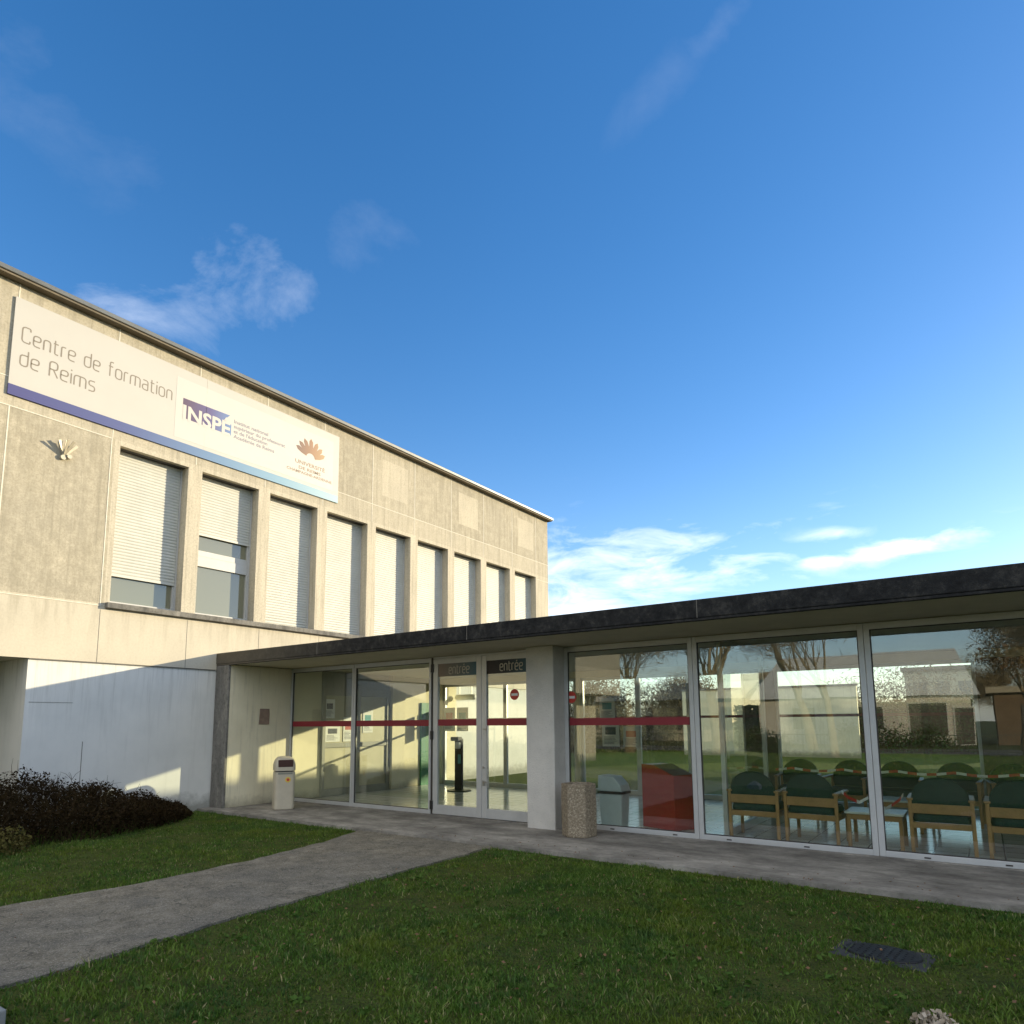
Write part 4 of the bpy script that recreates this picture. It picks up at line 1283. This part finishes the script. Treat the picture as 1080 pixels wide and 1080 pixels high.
for i, (x, y, a, k) in enumerate(((-20, -57, 40, 1.0), (-3.5, -55, 110, .95), (1.5, -57, 200, 1.1), (6, -55, 300, .9), (9.5, -58, 75, 1.05), (14, -55, 160, 1.0), (19, -57, 250, 1.1), (-26, -56, 20, 1))):
    o = copy_tree(row0 if i % 2 else row1); o.location = (x, y, -.05); o.rotation_euler.z = R(a); o.scale = (k, k, k)
# rear side: low trees that dapple the lobby


def bush(x, y, rx, ry, h, seed, label, group, mat='shrubleaf', n=2600, size=.14, cat="shrub", name="round_shrub", asp=.55):
    t_ = thing(name, (x, y, -.05), label, cat, group)
    rn = np.random.default_rng(seed); rg = random.Random(seed)
    cl = rn.normal(size=(14, 3)); cl /= np.linalg.norm(cl, axis=1)[:, None]; cl *= rn.uniform(.45, .8, (14, 1)); cl[:, 2] = np.abs(cl[:, 2])
    k = rn.integers(0, 14, n)
    p = cl[k] + rn.normal(0, .2, (n, 3)); p[:, 2] = np.abs(p[:, 2])
    p = p * np.array((rx, ry, h * .85))
    V, F = leaves(p, size, rn, 0, asp); fast_mesh("foliage", V, F, mat, t_)
    q = MB(); twig_mesh(q, [(x + rg.gauss(0, rx * .25), y + rg.gauss(0, ry * .25), -.1) for _ in range(12)], rg, lambda p_: h * .9, .02, .35, 2); q.build("stems", 'twig', t_)
GB = "evergreen shrubs across the lawn"
for i, (x, y, rx, ry, h, lab) in enumerate((
        (2.6, -24.2, 1.6, 1.0, 1.5, "round evergreen shrub by the far kerb, under the forked tree"),
        (6.2, -34.0, 2.2, 1.2, 1.7, "broad evergreen shrub in front of the pale-roofed house"),
        (9.0, -34.4, 1.5, 1.1, 1.4, "smaller evergreen shrub by the window of the pale-roofed house"),
        (-9.5, -33.5, 2.6, 1.3, 1.9, "wide evergreen shrub before the long low building"))):
    bush(x, y, rx, ry, h, 60 + i, lab, GB)
for i, (x, y, rx, h, lab) in enumerate(((-9.5, 27, 2.6, 5.2, "dense bushy tree beyond the end of the concrete building, seen through the doors"), (-5.2, 25, 2.4, 4.9, "dense bushy tree seen through the pane right of the column"), (-1.8, 29, 2.6, 5.4, "dense bushy tree seen beside the red stripe of the pane right of the column"), (5.5, 36, 3.0, 4.6, "bushy tree furthest to the left behind the pavilion"), (8.6, 40, 3.4, 5.6, "taller bushy tree in the middle of the row behind the pavilion"), (12.4, 37, 2.6, 4.2, "lower bushy tree furthest to the right behind the pavilion"))):
    bush(x, y, rx, rx, h, 80 + i, lab, "bushy trees behind the pavilion", 'hazeleaf', 24000 if y < 32 else 8000, .30, "tree", "bushy_tree", asp=.16)

rh = thing("clipped_hedge", (8, 30, -.05), "long clipped hedge closing the lawn behind the pavilion", "hedge")
rn = np.random.default_rng(5); n = 30000
V, F = leaves(np.stack([rn.uniform(-6, 9, n), rn.uniform(-.5, .5, n), rn.random(n) ** .7 * 2.35], 1), .16, rn, 0, .6); fast_mesh("foliage", V, F, 'shrubleaf', rh)
q = MB(); q.box(2.1, 16.9, 29.7, 30.3, -.1, 2.0); q.build("stems", 'twig', rh)
gw = thing("garden_wall", (3.5, 24, 0), "pale rendered garden wall behind the pavilion", "wall")
q = MB(); q.box(.2, 7.6, 24, 24.2, -.2, 2.9); q.build("wall", 'cream', gw)
q = MB(); q.box(.15, 7.65, 23.95, 24.25, 2.902, 2.98); q.build("coping", 'weathered', gw)
# ------------------------------------------------------------------ buildings across the lawn (mirrored in the glass) and behind
hs = thing("pale_roofed_house", (4.5, -42, 0), "white house with large pale hipped roof across the lawn, mirrored in the glass", "house")
hx0, hx1, hy0, hy1 = -1.0, 11.2, -46, -38
q = MB(); q.box(hx0, hx1, hy0, hy1, -.1, 2.95); q.build("wall", 'housewall', hs)
q = MB(); ov = .5; zr = 6.0
a = [(hx0 - ov, hy0 - ov, 2.95), (hx1 + ov, hy0 - ov, 2.95), (hx1 + ov, hy1 + ov, 2.95), (hx0 - ov, hy1 + ov, 2.95)]
t_ = [(hx0 + .9, -43, zr), (hx1 - .6, -43, zr), (hx1 - .6, -41, zr), (hx0 + .9, -41, zr)]
q.v = [tuple(p) for p in a + t_]; q.f = [(0, 1, 2, 3), (4, 5, 6, 7), (0, 1, 5, 4), (1, 2, 6, 5), (2, 3, 7, 6), (3, 0, 4, 7)]
q.build("roof", 'houseroof', hs)
for x, wd, z0, z1 in ((1.2, 1.4, .9, 2.3), (5.2, 1.4, .9, 2.3), (8.0, 2.0, .6, 2.5), (10.4, .9, .0, 2.2)):
    f = MB(); f.box(x - .06, x, hy1, hy1 + .05, z0, z1); f.box(x + wd, x + wd + .06, hy1, hy1 + .05, z0, z1); f.box(x - .06, x + wd + .06, hy1, hy1 + .06, z0 - .07, z0 - .001); f.box(x - .06, x + wd + .06, hy1, hy1 + .05, z1 + .001, z1 + .07)
    fo = f.build("window", 'pvc', hs); bx("pane", 'darkwin', fo, x, x + wd, hy1, hy1 + .02, z0, z1)
lbg = thing("long_low_building", (-12, -44, 0), "long low flat-roofed building across the lawn, mirrored right of the column", "building")
q = MB(); q.box(-26, -2.2, -50, -42, -.1, 3.2); q.build("wall", 'farwall', lbg)
q = MB(); q.box(-27, -1.4, -51, -41, 3.2, 4.5); q.build("roof_band", 'housewall', lbg)
for k in range(9):
    bx("window", 'darkwin', lbg, -25 + k * 2.5, -23.2 + k * 2.5, -42, -41.95, .8, 2.6)
db = thing("distant_block", (12, 75, 0), "distant flat-roofed block seen through the pavilion", "building")
q = MB(); q.box(5.5, 12, 72, 80, -.1, 6.3); q.build("wall", 'farwall', db)
q = MB(); q.box(5.2, 12.3, 71.7, 80.3, 6.302, 6.7); q.build("roof", 'farroof', db)
for k in range(3):
    for z in (1.2, 3.9): bx("window", 'darkwin', db, 6.2 + k * 1.9, 7.4 + k * 1.9, 71.95, 72, z, z + 1.3)
pb = thing("pillared_building", (-3, -62, 0), "distant pale building with close vertical pillars, mirrored between the trees", "building")
q = MB(); q.box(-12, 4, -70, -60, -.1, 5.6); q.build("wall", 'farroof', pb)
for k in range(14):
    bx("pillar", 'housewall', pb, -11.8 + k * 1.15, -11.2 + k * 1.15, -60, -59.6, 0, 5.2)
q = MB(); q.box(-12.4, 4.4, -70.4, -59.4, 5.602, 6.3); q.build("roof", 'farwall', pb)
bh = thing("brown_house", (17, -40, 0), "low brown house with pale window box, mirrored at the far right pane", "house")
q = MB(); q.box(12.4, 24, -45, -38.5, -.1, 3.0); q.build("wall", 'brick', bh)
q = MB(); q.box(12.0, 24.4, -45.4, -38.0, 3.002, 3.35); q.build("roof", 'farwall', bh)
bx("window", 'darkwin', bh, 13.6, 15.4, -38.5, -38.44, .7, 2.3); bx("window_surround", 'housewall', bh, 15.41, 16.5, -38.5, -38.3, .2, 2.5)
# low metal fence along the far pavement
fn = thing("railing_fence", (3, -23.8, 0), "low dark metal railing along the far edge of the lawn", "fence")
q = MB()
for x in np.arange(-24, 20, .16): q.box(x - .008, x + .008, -23.808, -23.792, -.05, .82)
q.build("bars", 'fence', fn)
q = MB(); q.box(-24, 20, -23.82, -23.78, .821, .86); q.box(-24, 20, -23.83, -23.81, .12, .16); q.build("rail", 'fence', fn)
# unseen block added out of frame, behind right, to keep sun off the lawn
wg = thing("sun_blocker", (28, 20, 0), "unseen concrete block added behind the pavilion to shade the lawn", "building")
q = MB(); q.box(16.0, 60, 15, 26, -.1, 5.4); q.build("wall", 'facade', wg)
q = MB(); q.box(15.7, 60.3, 14.7, 26.3, 5.402, 5.65); q.build("roof", 'roofmetal', wg)
for k in range(10):
    bx("window", 'darkwin', wg, 17 + k * 4, 19.2 + k * 4, 14.95, 15, 1, 2.6)

# ------------------------------------------------------------------ sky
def pix_dir(u, v):
    d = fw + r2 * ((u - 540) / 708.535) - u2 * ((v - 670.755) / 708.535)
    return d.normalized()


world = bpy.data.worlds.new("World"); scene.world = world; world.use_nodes = True
T = NT(world.node_tree)
sky = T.n('TexSky', props={'sky_type': 'NISHITA', 'sun_disc': False, 'sun_elevation': SUN_EL, 'sun_rotation': SUN_AZ, 'altitude': 100, 'air_density': 1.0, 'dust_density': .4, 'ozone_density': 2.5})
hsv = T.n('HueSaturation', Saturation=1.28, Value=1.0, Color=sky)
hsv = T.mix(1.0, hsv, (.77, .685, .745), 'MULTIPLY')
gen = T.coord('Generated')
DX, DY, DZ = T.xyz(gen)
# clouds on a flat layer overhead: project the view direction onto it
den = DZ.mx(.02) + .12
cp = T.vec(DX / den, DY / den, 0.0)
n1 = T.noise(T.scale(cp, (1.0, 1.0, 1)), 3.2, 10, .62, .4)
n2 = T.noise(T.scale(gen, (1.0, 1.0, 3.2)), 9.0, 10, .62, .5)
sunside = DX * .6039 + DY * .7971
hsv = T.mix(T.ramp(sunside, (.25, 0), (.85, .42)), hsv, (0.62, .70, .68), 'MULTIPLY')
hz = (DZ.mx(0.0) * -9.0).exp()
hsv = T.mix(hz * .6, hsv, (3.5, 4.15, 4.5))
total = None
def cloud(u, v, ru, rv, amt, rot, lo, hi, streak=False):
    """a patch of cloud at a fixed direction of the sky"""
    global total
    c_ = pix_dir(u, v)
    e1 = (pix_dir(u + 1, v) - c_).normalized(); e2 = (pix_dir(u, v + 1) - c_).normalized()
    ca, sa = math.cos(R(rot)), math.sin(R(rot))
    a = (e1 * ca + e2 * sa); b_ = (e2 * ca - e1 * sa)
    sa_, sb_ = ru / 708.0, rv / 708.0
    def dot(w_, off): return DX * w_.x + DY * w_.y + DZ * w_.z - off
    p = dot(a, c_.dot(a)) / sa_; q_ = dot(b_, c_.dot(b_)) / sb_
    front = (DX * c_.x + DY * c_.y + DZ * c_.z).gt(.3)
    g = ((p * p + q_ * q_) * -1.0).exp()
    nn = n2 if streak else n1
    mk = T.ramp(nn + (g - 1) * .30, (lo, 0), (hi, 1)) * g.pow(.6) * front * amt
    total = mk if total is None else total.mx(mk)
cloud(248, 300, 112, 56, .34, -14, .40, .82)
cloud(385, 255, 75, 40, .06, -15, .42, .75)
cloud(130, 325, 60, 25, .25, 10, .40, .70)
cloud(5, 60, 100, 90, .06, 40, .42, .78)
cloud(675, 598, 170, 42, .60, -4, .36, .66, True)
cloud(610, 640, 110, 34, .55, -4, .34, .60, True)
cloud(945, 578, 62, 10, .6, -10, .28, .5)
cloud(870, 592, 40, 9, .5, -6, .3, .55)
cloud(880, 563, 30, 7, .4, -4, .3, .55)
cloud(700, 90, 60, 24, .035, -35, .4, .7)
cloud(770, 15, 60, 20, .06, -35, .4, .7)
# unseen bright cloud added behind and above the camera to fill the shade
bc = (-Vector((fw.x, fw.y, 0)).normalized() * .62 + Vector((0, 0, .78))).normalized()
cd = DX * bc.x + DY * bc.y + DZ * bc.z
fill_cloud = T.ramp(cd + (n1 - .5) * .30, (.58, 0), (.86, .74))
total = total.mx(fill_cloud)
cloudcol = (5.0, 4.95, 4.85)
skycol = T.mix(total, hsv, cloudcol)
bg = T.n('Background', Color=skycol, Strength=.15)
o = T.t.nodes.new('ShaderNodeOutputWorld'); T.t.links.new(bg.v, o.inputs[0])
